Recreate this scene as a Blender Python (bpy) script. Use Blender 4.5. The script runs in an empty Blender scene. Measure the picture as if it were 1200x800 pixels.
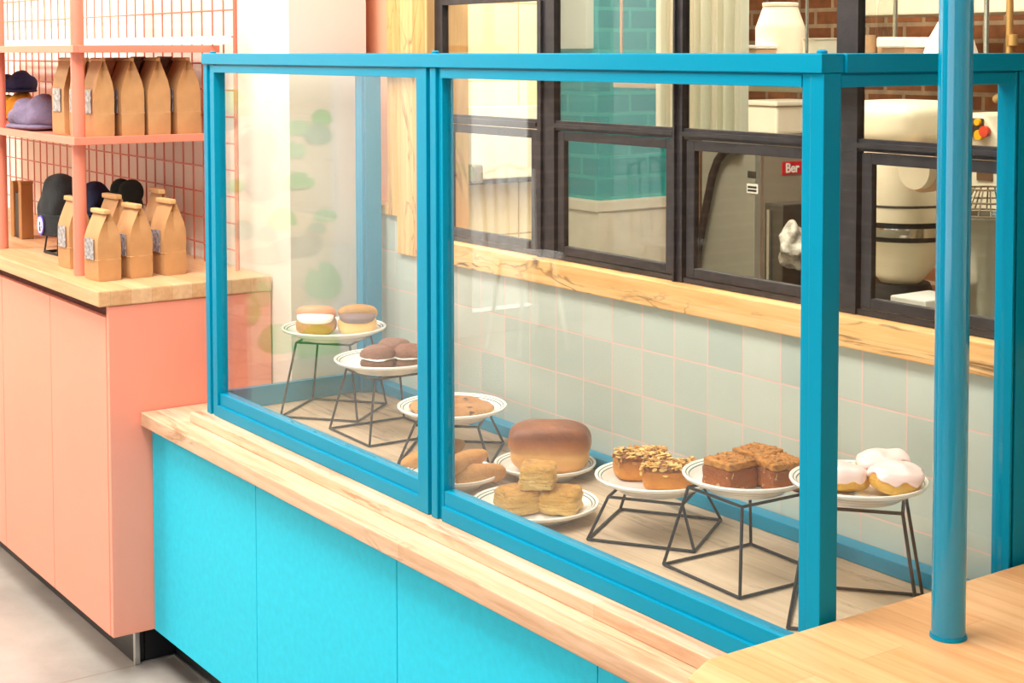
import bpy, bmesh, math, random
from mathutils import Vector, Matrix, noise
C = bpy.context.scene.collection
PI = math.pi
random.seed(7)

# ------------------------------------------------------------------ camera geometry (1200 x 800 frame)
FPX, CX, CY, EYE = 1813.0, 617.0, 154.0, 1.457
YAW, PITCH, ROLL = math.radians(35.2), math.radians(2.95), math.radians(-0.07)
_fw = Vector((-math.cos(YAW), math.sin(YAW), 0)); _rt = Vector((math.sin(YAW), math.cos(YAW), 0)); _up = Vector((0, 0, 1))
FW = _fw * math.cos(PITCH) - _up * math.sin(PITCH)
_u2 = _up * math.cos(PITCH) + _fw * math.sin(PITCH)
RT = _rt * math.cos(ROLL) + _u2 * math.sin(ROLL)
UP = _u2 * math.cos(ROLL) - _rt * math.sin(ROLL)
CAM = Vector((0, 0, EYE))
def ray(u, v): return FW + RT * ((u - CX) / FPX) - UP * ((v - CY) / FPX)
def at(u, v, x=None, y=None, z=None):
    """point of a real plane (x=, y= or z= constant) seen at a pixel of the photograph"""
    d = ray(u, v)
    i, val = (0, x) if x is not None else (1, y) if y is not None else (2, z)
    return CAM + d * ((val - CAM[i]) / d[i])

# ------------------------------------------------------------------ materials
def lin(c):
    if isinstance(c, str):
        c = c.lstrip('#'); c = [int(c[i:i + 2], 16) / 255 for i in (0, 2, 4)]
        return tuple(x / 12.92 if x <= .04045 else ((x + .055) / 1.055) ** 2.4 for x in c) + (1,)
    return tuple(c) + (1,)
class NT:
    def __init__(s, name):
        s.m = bpy.data.materials.new(name); s.m.use_nodes = True
        s.t = s.m.node_tree; s.t.nodes.clear()
        s.out = s.n('ShaderNodeOutputMaterial')
    def n(s, typ, **kw):
        nd = s.t.nodes.new(typ)
        for k, v in kw.items():
            if k.startswith('i_'): nd.inputs[k[2:].replace('_', ' ')].default_value = v
            else: setattr(nd, k, v)
        return nd
    def l(s, a, b): s.t.links.new(a, b)
    def coords(s, axes='xyz', scale=(1, 1, 1), off=(0, 0, 0), gen='Object'):
        tc = s.n('ShaderNodeTexCoord'); sp = s.n('ShaderNodeSeparateXYZ'); cb = s.n('ShaderNodeCombineXYZ')
        if gen == 'World':
            g = s.n('ShaderNodeNewGeometry'); s.l(g.outputs['Position'], sp.inputs[0])
        else: s.l(tc.outputs[gen], sp.inputs[0])
        for i, a in enumerate(axes):
            mu = s.n('ShaderNodeMath', operation='MULTIPLY_ADD')
            s.l(sp.outputs['xyz'.index(a)], mu.inputs[0]); mu.inputs[1].default_value = scale[i]; mu.inputs[2].default_value = off[i]
            s.l(mu.outputs[0], cb.inputs[i])
        return cb.outputs[0]
    def noise(s, vec, scale, detail=3, rough=.55, dist=0):
        nd = s.n('ShaderNodeTexNoise'); nd.inputs['Scale'].default_value = scale; nd.inputs['Detail'].default_value = detail
        nd.inputs['Roughness'].default_value = rough; nd.inputs['Distortion'].default_value = dist
        if vec is not None: s.l(vec, nd.inputs['Vector'])
        return nd.outputs['Fac']
    def ramp(s, fac, stops):
        r = s.n('ShaderNodeValToRGB'); e = r.color_ramp.elements
        while len(e) < len(stops): e.new(.5)
        for k, (p, c) in enumerate(stops): e[k].position = p; e[k].color = lin(c)
        s.l(fac, r.inputs[0]); return r.outputs[0]
    def mix(s, fac, a, b, mode='MIX'):
        m = s.n('ShaderNodeMix', data_type='RGBA', blend_type=mode)
        for sock, val in ((m.inputs[0], fac), (m.inputs[6], a), (m.inputs[7], b)):
            if hasattr(val, 'links') or isinstance(val, bpy.types.NodeSocket): s.l(val, sock)
            elif isinstance(val, str): sock.default_value = lin(val)
            else: sock.default_value = val
        return m.outputs[2]
    def finish(s, col, rough=.5, metal=0, bump=None, bs=.2, bd=.01, spec=.5, sub=0, coat=0):
        p = s.n('ShaderNodeBsdfPrincipled')
        if isinstance(col, str): p.inputs['Base Color'].default_value = lin(col)
        else: s.l(col, p.inputs['Base Color'])
        p.inputs['Roughness'].default_value = rough; p.inputs['Metallic'].default_value = metal
        p.inputs['Specular IOR Level'].default_value = spec
        p.inputs['Coat Weight'].default_value = coat
        if bump is not None:
            b = s.n('ShaderNodeBump'); b.inputs['Strength'].default_value = bs; b.inputs['Distance'].default_value = bd
            s.l(bump, b.inputs['Height']); s.l(b.outputs[0], p.inputs['Normal'])
        s.l(p.outputs[0], s.out.inputs[0]); return s.m
def plain(name, col, rough=.5, metal=0, var=.06, sc=12, bump=0, spec=.5, coat=0, bsc=None):
    t = NT(name); v = t.coords()
    f = t.noise(v, sc)
    c = lin(col)
    lo = tuple(x * (1 - var) for x in c[:3]); hi = tuple(min(1, x * (1 + var)) for x in c[:3])
    r = t.ramp(f, [(.3, lo), (.7, hi)])
    bm_ = t.noise(v, bsc or sc * 6, 4) if bump else None
    return t.finish(r, rough, metal, bm_, bump, .004, spec, coat=coat)
def wood(name, cols, axis='x', plank=(.06, .9), seam='#b07a48', streak='#7a4a20', streak_amt=.35, rough=.42, cross='y', gen='World', seam_w=.0006, spalt=.63, vein=0, vcol='#3a2412'):
    t = NT(name)
    other = [a for a in 'xyz' if a not in (axis, cross)][0]
    v = t.coords(axis + cross + other, gen=gen)
    br = t.n('ShaderNodeTexBrick', offset=.37, offset_frequency=2)
    br.inputs['Scale'].default_value = 1; br.inputs['Brick Width'].default_value = plank[1]; br.inputs['Row Height'].default_value = plank[0]
    br.inputs['Mortar Size'].default_value = seam_w; br.inputs['Mortar Smooth'].default_value = .3; br.inputs['Bias'].default_value = 0
    br.inputs['Color1'].default_value = (0, 0, 0, 1); br.inputs['Color2'].default_value = (1, 1, 1, 1); br.inputs['Mortar'].default_value = (.5, .5, .5, 1)
    t.l(v, br.inputs['Vector'])
    pl = t.ramp(br.outputs['Color'], [(0, cols[0]), (.5, cols[1]), (1, cols[2])])
    g = t.coords(axis + cross + other, (4, 60, 60), gen=gen)
    grain = t.noise(g, 1.0, 5, .65, .4)
    c = t.mix(.55, pl, t.ramp(grain, [(.3, cols[3]), (.55, cols[1]), (.8, cols[0])]))
    g2 = t.coords(axis + cross + other, (2.3, 22, 22), gen=gen)
    sp = t.ramp(t.noise(g2, 1.0, 6, .7, .8), [(spalt, '#000000'), (spalt + .07, '#ffffff')])
    ml = t.n('ShaderNodeMath', operation='MULTIPLY'); t.l(sp, ml.inputs[0]); ml.inputs[1].default_value = streak_amt
    c = t.mix(ml.outputs[0], c, streak)
    if vein:
        g3 = t.coords(axis + cross + other, (2.6, 11, 11), (3, 5, 7), gen=gen)
        vn = t.ramp(t.noise(g3, 1.0, 4, .55, .9), [(.482, '#000000'), (.5, '#ffffff'), (.518, '#000000')])
        vm = t.ramp(t.noise(t.coords(axis + cross + other, (1.7, 5, 5), (9, 1, 2), gen=gen), 1.0, 2), [(.5, '#000000'), (.6, '#ffffff')])
        v1 = t.n('ShaderNodeMath', operation='MULTIPLY'); t.l(vn, v1.inputs[0]); t.l(vm, v1.inputs[1])
        v2 = t.n('ShaderNodeMath', operation='MULTIPLY'); t.l(v1.outputs[0], v2.inputs[0]); v2.inputs[1].default_value = vein
        c = t.mix(v2.outputs[0], c, vcol)
    ms = t.n('ShaderNodeMath', operation='MULTIPLY'); t.l(br.outputs['Fac'], ms.inputs[0]); ms.inputs[1].default_value = .55
    c = t.mix(ms.outputs[0], c, seam)
    return t.finish(c, rough, 0, grain, .06, .002)
def bricks(name, c1, c2, mortar, axes, w, h, m=.008, off=.5, origin=(0, 0), rough=.75, bump=.4, var=None, gen='World', bd=.01, spec=.5, inv=True):
    t = NT(name)
    v = t.coords(axes + [a for a in 'xyz' if a not in axes][0], off=(-origin[0], -origin[1], 0), gen=gen)
    br = t.n('ShaderNodeTexBrick', offset=off, offset_frequency=2)
    br.inputs['Scale'].default_value = 1; br.inputs['Brick Width'].default_value = w; br.inputs['Row Height'].default_value = h
    br.inputs['Mortar Size'].default_value = m; br.inputs['Mortar Smooth'].default_value = .15
    br.inputs['Color1'].default_value = lin(c1); br.inputs['Color2'].default_value = lin(c2); br.inputs['Mortar'].default_value = lin(mortar)
    t.l(v, br.inputs['Vector'])
    f = t.noise(t.coords(gen=gen), 14, 4)
    c = t.mix(.5, br.outputs['Color'], t.ramp(f, [(.35, '#8a8a8a'), (.65, '#ffffff')]), 'MULTIPLY') if var else br.outputs['Color']
    inv_ = t.n('ShaderNodeMath', operation='SUBTRACT'); inv_.inputs[0].default_value = 1; t.l(br.outputs['Fac'], inv_.inputs[1])
    return t.finish(c, rough, 0, inv_.outputs[0], bump, bd, spec)
def glass(name, tint='#f4fbfa', k=1.0):
    t = NT(name)
    g = t.n('ShaderNodeNewGeometry')
    d = t.n('ShaderNodeVectorMath', operation='DOT_PRODUCT'); t.l(g.outputs['Incoming'], d.inputs[0]); t.l(g.outputs['Normal'], d.inputs[1])
    a = t.n('ShaderNodeMath', operation='ABSOLUTE'); t.l(d.outputs['Value'], a.inputs[0])
    b = t.n('ShaderNodeMath', operation='SUBTRACT'); b.inputs[0].default_value = 1; t.l(a.outputs[0], b.inputs[1])
    p = t.n('ShaderNodeMath', operation='POWER'); t.l(b.outputs[0], p.inputs[0]); p.inputs[1].default_value = 5
    m = t.n('ShaderNodeMath', operation='MULTIPLY_ADD'); t.l(p.outputs[0], m.inputs[0]); m.inputs[1].default_value = .96 * k; m.inputs[2].default_value = .04 * k
    tr = t.n('ShaderNodeBsdfTransparent'); tr.inputs[0].default_value = lin(tint)
    gl = t.n('ShaderNodeBsdfGlossy'); gl.inputs['Roughness'].default_value = 0; gl.inputs[0].default_value = (1, 1, 1, 1)
    mx = t.n('ShaderNodeMixShader'); t.l(m.outputs[0], mx.inputs[0]); t.l(tr.outputs[0], mx.inputs[1]); t.l(gl.outputs[0], mx.inputs[2])
    t.l(mx.outputs[0], t.out.inputs[0]); return t.m
def crust(name, base, top, dark, zlo, zhi, sc=28, bump=.5, rough=.6, spots=None, bd=.004, layers=None):
    """baked dough: paler sides, browner top (colour of the crust itself), mottled"""
    t = NT(name)
    v = t.coords()
    sp = t.n('ShaderNodeSeparateXYZ'); t.l(v, sp.inputs[0])
    mr = t.n('ShaderNodeMapRange'); t.l(sp.outputs[2], mr.inputs[0]); mr.inputs[1].default_value = zlo; mr.inputs[2].default_value = zhi
    n1 = t.noise(v, sc, 5, .65)
    ad = t.n('ShaderNodeMath', operation='MULTIPLY_ADD'); t.l(n1, ad.inputs[0]); ad.inputs[1].default_value = .7; t.l(mr.outputs[0], ad.inputs[2])
    su = t.n('ShaderNodeMath', operation='SUBTRACT'); t.l(ad.outputs[0], su.inputs[0]); su.inputs[1].default_value = .35; su.use_clamp = True
    c = t.ramp(su.outputs[0], [(.1, base), (.65, top), (1, dark)])
    if spots:
        vo = t.noise(v, sc * 2.2, 2); c = t.mix(t.ramp(vo, [(.62, '#000000'), (.7, '#ffffff')]), c, spots)
    if layers:
        lv = t.noise(t.coords(scale=(25, 25, 330)), 1.0, 3, .6); c = t.mix(t.ramp(lv, [(.54, '#000000'), (.62, '#b0b0b0')]), c, layers)
    return t.finish(c, rough, 0, t.noise(v, sc * 3, 5, .7), min(1, bump * 1.6), bd * 2)

MAT = {}
MAT['teal'] = plain('teal_paint', '#0086a4', .30, 0, .03, 6, .02, spec=.12)
MAT['tealgloss'] = plain('teal_gloss_paint', '#0084a4', .10, 0, .02, 6, 0, spec=.5, coat=.3)
MAT['turq'] = plain('turquoise_laminate', '#16c0da', .5, 0, .06, 60, .03, spec=.3)
MAT['pink'] = plain('pink_laminate', '#ee947a', .5, 0, .02, 4)
MAT['pinkmetal'] = plain('pink_powder_coat', '#df8268', .38, 0, .03, 8)
MAT['wire'] = plain('pink_wire', '#c4684f', .45, 0, .03, 8)
MAT['gap'] = plain('gap_shade_red', '#5a2016', .8)  # shade of the gap above the pink doors, put into the colour
MAT['gapshade'] = plain('gap_shade_teal', '#0c3a40', .8)  # shade of the gap under the counter slab, put into the colour
MAT['kick'] = plain('black_kickboard', '#17171c', .35)
MAT['alu'] = plain('aluminium', '#c9c8c4', .3, .9)
MAT['maple'] = wood('maple_block', ('#e6cdb2', '#d8b492', '#c29068', '#a8724a'), 'x', (.045, .75), seam='#c08a58', streak='#94582e', streak_amt=.62, spalt=.575, vein=.5, vcol='#8a5428')
MAT['maple2'] = wood('maple_block_warm', ('#e9c090', '#dfa872', '#d1925a', '#c48048'), 'x', (.075, .9), seam='#b8702f', streak='#a8602a', streak_amt=.4, spalt=.60)
MAT['maplepink'] = wood('maple_block_back', ('#e6c096', '#d9a878', '#ca9464', '#be8458'), 'x', (.05, .8), seam='#a87848', streak='#8a5630', streak_amt=.25)
MAT['sill'] = wood('spalted_maple', ('#f2cf9c', '#e9b97c', '#dca05c', '#d08e48'), 'x', (.2, 3), streak='#5a3a1c', streak_amt=.85, cross='z', spalt=.60, vein=.9)
MAT['jamb'] = wood('spalted_maple_upright', ('#efc68e', '#e2ab68', '#d29048', '#c47e38'), 'z', (.055, 3), streak='#7c4c22', streak_amt=.6, cross='x', spalt=.6, vein=.6, vcol='#5a3a1c')
MAT['deck'] = wood('greyed_oak_deck', ('#dcc2a4', '#cdae8c', '#be9c7a', '#ac8868'), 'x', (.12, 1.1), seam='#8d7258', streak='#6c5442', streak_amt=.7, rough=.5, spalt=.58, vein=.5, vcol='#4e3c30')
MAT['tile'] = bricks('sage_tile', '#b2b8a8', '#c4c5b3', '#dfbbaa', 'xz', .0924, .0893, .0017, 0, (-2.6254, .7130), .18, .35, bd=.003)
MAT['wallpink'] = plain('salmon_wall', '#fab48e', .8, 0, .02, 3)
MAT['wallpeach'] = plain('pale_peach_wall', '#f6e6da', .85, 0, .02, 3)
MAT['wallcream'] = plain('cream_wall', '#f3e8d8', .85, 0, .02, 3)
MAT['wallsand'] = plain('sand_wall', '#e9dccb', .85, 0, .02, 3)
MAT['white'] = plain('white_plaster', '#f1efea', .85, 0, .02, 3)
MAT['steel'] = plain('black_steel', '#3a3433', .42, .3, .25, 30, .1)
MAT['glass'] = glass('clear_glass', '#fcfefe', .85)
MAT['winglass'] = glass('window_glass', '#f6f9f6', .5)
MAT['wiredark'] = plain('black_wire', '#26282c', .45, .3)
MAT['ceramic'] = plain('cream_ceramic', '#f3ece0', .16, 0, .02, 5, coat=.3)
MAT['ring'] = plain('green_glaze', '#5f6f5c', .2)
MAT['kraft'] = plain('kraft_paper', '#b98856', .7, 0, .09, 22, .25, bsc=30)
MAT['kraftpale'] = plain('kraft_paper_pale', '#d8ab78', .7, 0, .06, 22, .25, bsc=30)
MAT['tie'] = plain('kraft_tie', '#cfa068', .6, 0, .06, 22)
MAT['brownpaper'] = plain('brown_paper', '#7a4a2c', .7, 0, .07, 22, .25, bsc=30)
MAT['silver'] = plain('silver_label', '#9a969c', .3, .3, .7, 120)
MAT['knit_purple'] = plain('purple_knit', '#786a80', .95, 0, .1, 30, .6, bsc=160)
MAT['knit_navy'] = plain('navy_knit', '#28345a', .95, 0, .1, 30, .6, bsc=160)
MAT['knit_black'] = plain('charcoal_knit', '#2c2e2e', .95, 0, .12, 30, .6, bsc=160)
MAT['knit_green'] = plain('dark_green_knit', '#222b28', .95, 0, .12, 30, .6, bsc=160)
MAT['knit_yellow'] = plain('mustard_knit', '#d08a1c', .95, 0, .1, 30, .6, bsc=160)
MAT['badge'] = plain('badge_white', '#e8e4f0', .5)
MAT['badgeblue'] = plain('badge_violet', '#6a4ec8', .5)
MAT['badgered'] = plain('badge_red', '#c84a50', .5)
MAT['black'] = plain('matte_black', '#141416', .5)
MAT['cardboard'] = plain('brown_board', '#a8703c', .75, 0, .06, 10)
def floor_mat():
    t = NT('polished_concrete'); v = t.coords(gen='World')
    f = t.noise(v, 1.6, 6, .6, .6); g = t.noise(v, 9, 5, .6)
    c = t.mix(.4, t.ramp(f, [(.3, '#7f7a74'), (.5, '#a39c92'), (.7, '#b4ada2')]), t.ramp(g, [(.35, '#959086'), (.65, '#b2aba0')]))
    sp = t.n('ShaderNodeSeparateXYZ'); t.l(v, sp.inputs[0])
    a = t.n('ShaderNodeMath', operation='ADD'); t.l(sp.outputs[0], a.inputs[0]); a.inputs[1].default_value = 3.49
    b = t.n('ShaderNodeMath', operation='ABSOLUTE'); t.l(a.outputs[0], b.inputs[0])
    k = t.n('ShaderNodeMath', operation='LESS_THAN'); t.l(b.outputs[0], k.inputs[0]); k.inputs[1].default_value = .004
    c = t.mix(k.outputs[0], c, '#8b8074')
    return t.finish(c, .38, 0, g, .05, .003)
MAT['floor'] = floor_mat()
MAT['brick'] = bricks('brown_brick', '#bc774a', '#965a38', '#ccac8c', 'xz', .215, .075, .01, .5, (0, 0), .8, .5, True)
MAT['brickopp'] = bricks('dark_brick', '#5a3226', '#3c221a', '#866a5c', 'xz', .215, .075, .01, .5, (0, 0), .8, .5, True)
MAT['brickleft'] = bricks('dark_brick_side', '#5a3226', '#3c221a', '#866a5c', 'yz', .215, .075, .01, .5, (0, 0), .8, .5, True)
MAT['tealbrick_y'] = bricks('teal_brick_side', '#009298', '#04a0a4', '#22acac', 'yz', .2, .09, .009, .5, (0, .02), .6, .5, None)
MAT['tealbrick_x'] = bricks('teal_brick_front', '#009298', '#04a0a4', '#22acac', 'xz', .2, .09, .009, .5, (0, .02), .6, .5, None)
MAT['wains'] = plain('cream_wainscot', '#efe4cc', .6)
MAT['creamboard'] = bricks('cream_panel', '#f1dcab', '#f3e0b2', '#c9a870', 'yz', 3, .26, .003, 0, (0, .06), .6, .3)
MAT['honey'] = plain('honey_wood', '#d99a4a', .5, 0, .1, 20)
MAT['ss'] = plain('stainless', '#c2bcae', .27, .85, .1, 4)
MAT['ssdark'] = plain('dark_stainless', '#5c5952', .4, .7, .1, 4)
MAT['fridge'] = plain('grey_fridge_steel', '#a39f90', .45, .35, .08, 4)
MAT['chrome'] = plain('chrome', '#dcd8d0', .12, 1)
MAT['cream_enamel'] = plain('cream_enamel', '#eee2c8', .3)
MAT['redsign'] = plain('red_sign', '#c8202a', .4)
MAT['signwhite'] = plain('sign_white', '#f6f3ee', .4)
MAT['yellow'] = plain('yellow_button', '#f0b21c', .4)
MAT['redbtn'] = plain('red_button', '#e0482c', .4)
MAT['hose'] = plain('black_hose', '#2a201c', .5)
def cloth_mat(name, col):
    t = NT(name); a = t.n('ShaderNodeBsdfDiffuse'); b = t.n('ShaderNodeBsdfTranslucent'); a.inputs[0].default_value = lin(col); b.inputs[0].default_value = lin(col)
    m = t.n('ShaderNodeMixShader'); m.inputs[0].default_value = .5; t.l(a.outputs[0], m.inputs[1]); t.l(b.outputs[0], m.inputs[2]); t.l(m.outputs[0], t.out.inputs[0]); return t.m
MAT['curtain'] = cloth_mat('white_curtain', '#f6f7ec')
MAT['pipe'] = plain('brass_pipe', '#d9b070', .35, .6)
MAT['plastic'] = plain('white_plastic', '#f4ead6', .4)
MAT['bag'] = plain('clear_bag', '#b7b2a8', .25, 0, .5, 40, .6)
MAT['tan'] = plain('tan_tray', '#d5a884', .6)
MAT['darkbrown'] = plain('brown_door', '#6e5038', .5, 0, .1, 6)
# dough
MAT['loaf'] = crust('loaf_crust', '#e4a458', '#b2662c', '#84441e', .03, .07, 14, .25, .4)
MAT['roll'] = crust('roll_crust', '#e2ae68', '#cc8a40', '#a8662a', -.03, .03, 60, .3, .6)
MAT['biscuit'] = crust('biscuit_crust', '#ffd280', '#f2b254', '#b4682a', 0, .055, 34, .7, .6, None, .006, '#a8692c')
MAT['cookie'] = crust('cookie_crust', '#d2a060', '#bc824a', '#955c2e', -.01, .03, 20, .5, .65, '#5a341c', .006)
MAT['almcake'] = crust('almond_cake', '#dc8c30', '#b06420', '#7a4014', .0, .07, 30, .4, .6)
MAT['almonddark'] = plain('browned_almond', '#b8792f', .5, 0, .25, 60)
MAT['bunbrown'] = crust('brown_bun', '#c89038', '#b07426', '#8a5418', .0, .06, 40, .4, .5)
MAT['almond'] = plain('toasted_almond', '#e3b468', .5, 0, .25, 60)
MAT['caramel'] = plain('almond_glaze', '#8a4a18', .3, 0, .3, 60, .5)
MAT['crumbcake'] = crust('crumb_cake', '#b5621f', '#8c4416', '#5c2a0e', .0, .06, 45, .6, .65, '#e0b078')
MAT['crumb'] = plain('crumb_topping', '#bf7c34', .7, 0, .4, 90, .8)
MAT['choc'] = plain('chocolate_cake', '#6d4226', .75, 0, .25, 60, .8)
MAT['choctop'] = plain('chocolate_cake_top', '#855640', .75, 0, .2, 40, .6)
MAT['cream'] = plain('white_cream', '#fbf4e8', .45, 0, .02, 30, .2)
MAT['chocream'] = plain('chocolate_cream', '#7d6058', .45, 0, .05, 30, .2)
MAT['bun'] = crust('golden_bun', '#f0c878', '#e0a850', '#c08438', .0, .06, 30, .3, .55)
MAT['bunpink'] = plain('pink_glaze', '#ee9a72', .35, 0, .06, 30, .1)
MAT['scone'] = crust('scone_crust', '#efb850', '#e09c38', '#b87020', .0, .06, 30, .6, .6)
MAT['icing'] = plain('pink_icing', '#f7d3c8', .3, 0, .03, 20, .08)

# ------------------------------------------------------------------ mesh builder
class MB:
    def __init__(s): s.bm = bmesh.new(); s.mi = 0
    def _fin(s, faces, smooth):
        for f in faces: f.material_index = s.mi; f.smooth = smooth
    def _new(s, fn, smooth):
        before = set(s.bm.faces); fn(); self_new = [f for f in s.bm.faces if f not in before]
        s._fin(self_new, smooth); return self_new
    def box(s, x0, x1, y0, y1, z0, z1, bev=0, mat=None):
        M_ = Matrix.Translation(((x0 + x1) / 2, (y0 + y1) / 2, (z0 + z1) / 2)) @ Matrix.Diagonal((abs(x1 - x0), abs(y1 - y0), abs(z1 - z0), 1))
        if mat is not None: M_ = mat @ M_
        def fn():
            r = bmesh.ops.create_cube(s.bm, size=1, matrix=M_)
            if bev:
                es = list({e for v in r['verts'] for e in v.link_edges})
                bmesh.ops.bevel(s.bm, geom=es, offset=bev, segments=2, affect='EDGES', profile=.6)
        s._new(fn, False); return s
    def tube(s, pts, r, n=8, closed=False, caps=True):
        pts = [Vector(p) for p in pts]
        rr = r if isinstance(r, (list, tuple)) else [r] * len(pts)
        rings = []; N = len(pts); prev = None
        for i, p in enumerate(pts):
            a = pts[(i - 1) % N] if (closed or i > 0) else p; b = pts[(i + 1) % N] if (closed or i < N - 1) else p
            d1 = (p - a).normalized() if (p - a).length > 1e-9 else (b - p).normalized()
            d2 = (b - p).normalized() if (b - p).length > 1e-9 else d1
            t = (d1 + d2).normalized() if (d1 + d2).length > 1e-6 else d1
            ref = prev if prev is not None else (Vector((0, 0, 1)) if abs(t.z) < .9 else Vector((1, 0, 0)))
            u = (ref - t * ref.dot(t)).normalized(); w = t.cross(u); prev = u
            k = 1 / max(.5, math.sqrt(max(.05, (1 + d1.dot(d2)) / 2)))
            rings.append([s.bm.verts.new(p + (u * math.cos(2 * PI * j / n) + w * math.sin(2 * PI * j / n)) * rr[i] * (k if 0 < i < N - 1 or closed else 1)) for j in range(n)])
        fs = []
        for i in range(N if closed else N - 1):
            A, B = rings[i], rings[(i + 1) % N]
            for j in range(n): fs.append(s.bm.faces.new((A[j], A[(j + 1) % n], B[(j + 1) % n], B[j])))
        if caps and not closed: fs += [s.bm.faces.new(rings[0][::-1]), s.bm.faces.new(rings[-1])]
        s._fin(fs, True); return s
    def lathe(s, prof, n=32, c=(0, 0, 0), mats=None, sx=1, sy=1):
        rings = []; fs = []
        for r, z in prof:
            if r < 1e-6: rings.append([s.bm.verts.new((c[0], c[1], c[2] + z))])
            else: rings.append([s.bm.verts.new((c[0] + sx * r * math.cos(2 * PI * j / n), c[1] + sy * r * math.sin(2 * PI * j / n), c[2] + z)) for j in range(n)])
        for i in range(len(rings) - 1):
            A, B = rings[i], rings[i + 1]
            for j in range(n):
                k = (j + 1) % n
                q = [A[j], A[k], B[k], B[j]] if len(A) > 1 and len(B) > 1 else [A[0], B[k], B[j]] if len(A) == 1 else [A[j], A[k], B[0]]
                f = s.bm.faces.new(q); f.smooth = True; f.material_index = mats[i] if mats else s.mi
        return s
    def prism(s, poly, z0, z1, mat=None, bev=0):
        """poly in xy, extruded z0..z1; mat maps to place"""
        M_ = mat or Matrix()
        A = [s.bm.verts.new(M_ @ Vector((p[0], p[1], z0))) for p in poly]; B = [s.bm.verts.new(M_ @ Vector((p[0], p[1], z1))) for p in poly]
        n = len(poly)
        fs = [s.bm.faces.new(A[::-1]), s.bm.faces.new(B)] + [s.bm.faces.new((A[i], A[(i + 1) % n], B[(i + 1) % n], B[i])) for i in range(n)]
        s._fin(fs, False)
        if bev: bmesh.ops.bevel(s.bm, geom=list({e for f in fs for e in f.edges}), offset=bev, segments=2, affect='EDGES', profile=.6)
        return s
    def blob(s, c, rad, sub=3, p=2.0, amp=0, freq=20, seed=0, rot=0, flat=None, fn=None, tilt=None, cube=0):
        """super-ellipsoid with a lumpy skin; flat = lowest local z kept (flat base)"""
        M_ = Matrix.Translation(c) @ Matrix.Rotation(rot, 4, 'Z')
        if tilt: M_ = M_ @ Matrix.Rotation(tilt[0], 4, tilt[1])
        before = set(s.bm.faces)
        if cube:
            r = bmesh.ops.create_cube(s.bm, size=2)
            es = list({e for v in r['verts'] for e in v.link_edges})
            bmesh.ops.subdivide_edges(s.bm, edges=es, cuts=cube, use_grid_fill=True)
            r = {'verts': list({v for f in s.bm.faces if f not in before for v in f.verts})}
        else: r = bmesh.ops.create_icosphere(s.bm, subdivisions=sub, radius=1)
        for v in r['verts']:
            d = v.co.normalized(); k = (abs(d.x) ** p + abs(d.y) ** p + abs(d.z) ** p) ** (-1 / p)
            q = Vector((d.x * k * rad[0], d.y * k * rad[1], d.z * k * rad[2]))
            if fn: q = fn(q)
            if amp: q += d * amp * noise.noise(q * freq + Vector((seed * 7.3, seed * 3.1, seed)))
            if flat is not None and q.z < flat: q.z = flat
            v.co = M_ @ q
        s._fin([f for f in s.bm.faces if f not in before], True); return s
    def build(s, name, mat, parent=None, origin=None, label=None, sharp=38):
        """origin: world point to subtract (defaults to the parent's location)"""
        bm = s.bm
        if origin is None: origin = parent.location if parent is not None else None
        if origin is not None: bmesh.ops.translate(bm, vec=-Vector(origin), verts=bm.verts)
        bm.normal_update()
        for e in bm.edges:
            if len(e.link_faces) == 2 and e.calc_face_angle(0) > math.radians(sharp): e.smooth = False
        me = bpy.data.meshes.new(name); bm.to_mesh(me); bm.free()
        for m in (mat if isinstance(mat, (list, tuple)) else [mat]): me.materials.append(MAT[m])
        o = bpy.data.objects.new(name, me); C.objects.link(o)
        if parent is not None:
            o.parent = parent
            root = parent
            if root.parent is not None and origin is parent.location: pass
        elif origin is not None: o.location = origin
        if label: o['label'] = label
        return o
def tag(o, label, cat, group=None, kind=None):
    o['label'] = label; o['category'] = cat
    if group: o['group'] = group
    if kind: o['kind'] = kind
    return o
def thing(name, loc, label, cat, group=None, rz=0):
    o = bpy.data.objects.new(name, None); C.objects.link(o); o.empty_display_size = .05
    o.location = loc; o.rotation_euler = (0, 0, rz); return tag(o, label, cat, group)
def struct(name, o=None, loc=(0, 0, 0)):
    if o is None:
        o = bpy.data.objects.new(name, None); C.objects.link(o); o.location = loc
    o['kind'] = 'structure'; return o
def sub(o, mb, name, mat, label=None):
    """sub-part under a part whose mesh already sits in the thing's local frame"""
    return mb.build(name, mat, o, origin=Vector((0, 0, 0)), label=label)
def dup(root, loc, rz=None, label=None, group=None):
    r = root.copy(); C.objects.link(r); r.location = loc
    if rz is not None: r.rotation_euler = (0, 0, rz)
    if label: r['label'] = label
    if group: r['group'] = group
    for ch in list(root.children):
        c = ch.copy(); C.objects.link(c); c.parent = r
        for g in ch.children:
            d = g.copy(); C.objects.link(d); d.parent = c
    return r
O0 = Vector((0, 0, 0))

# ------------------------------------------------------------------ the room
XL, XR, YF, YB, ZC = -6.6, 3.0, -3.6, 5.3, 3.0
TW = 1.86                                                   # tiled wall face
struct('floor', MB().box(XL - 2.5, XR, YF, YB, -.1, 0).build('floor', 'floor'))
struct('ceiling', MB().box(XL - .1, XR, YF, 1.98, ZC, ZC + .1).build('ceiling', 'white'))
struct('wall_behind_shelf', MB().box(XL, -3.345, 1.66, 1.868, 0, ZC).build('wall_behind_shelf', 'wallsand'))
struct('wall_return', MB().box(-3.3448, -3.33, 1.659, 1.868, 0, ZC).build('wall_return', 'wallsand'))
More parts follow.
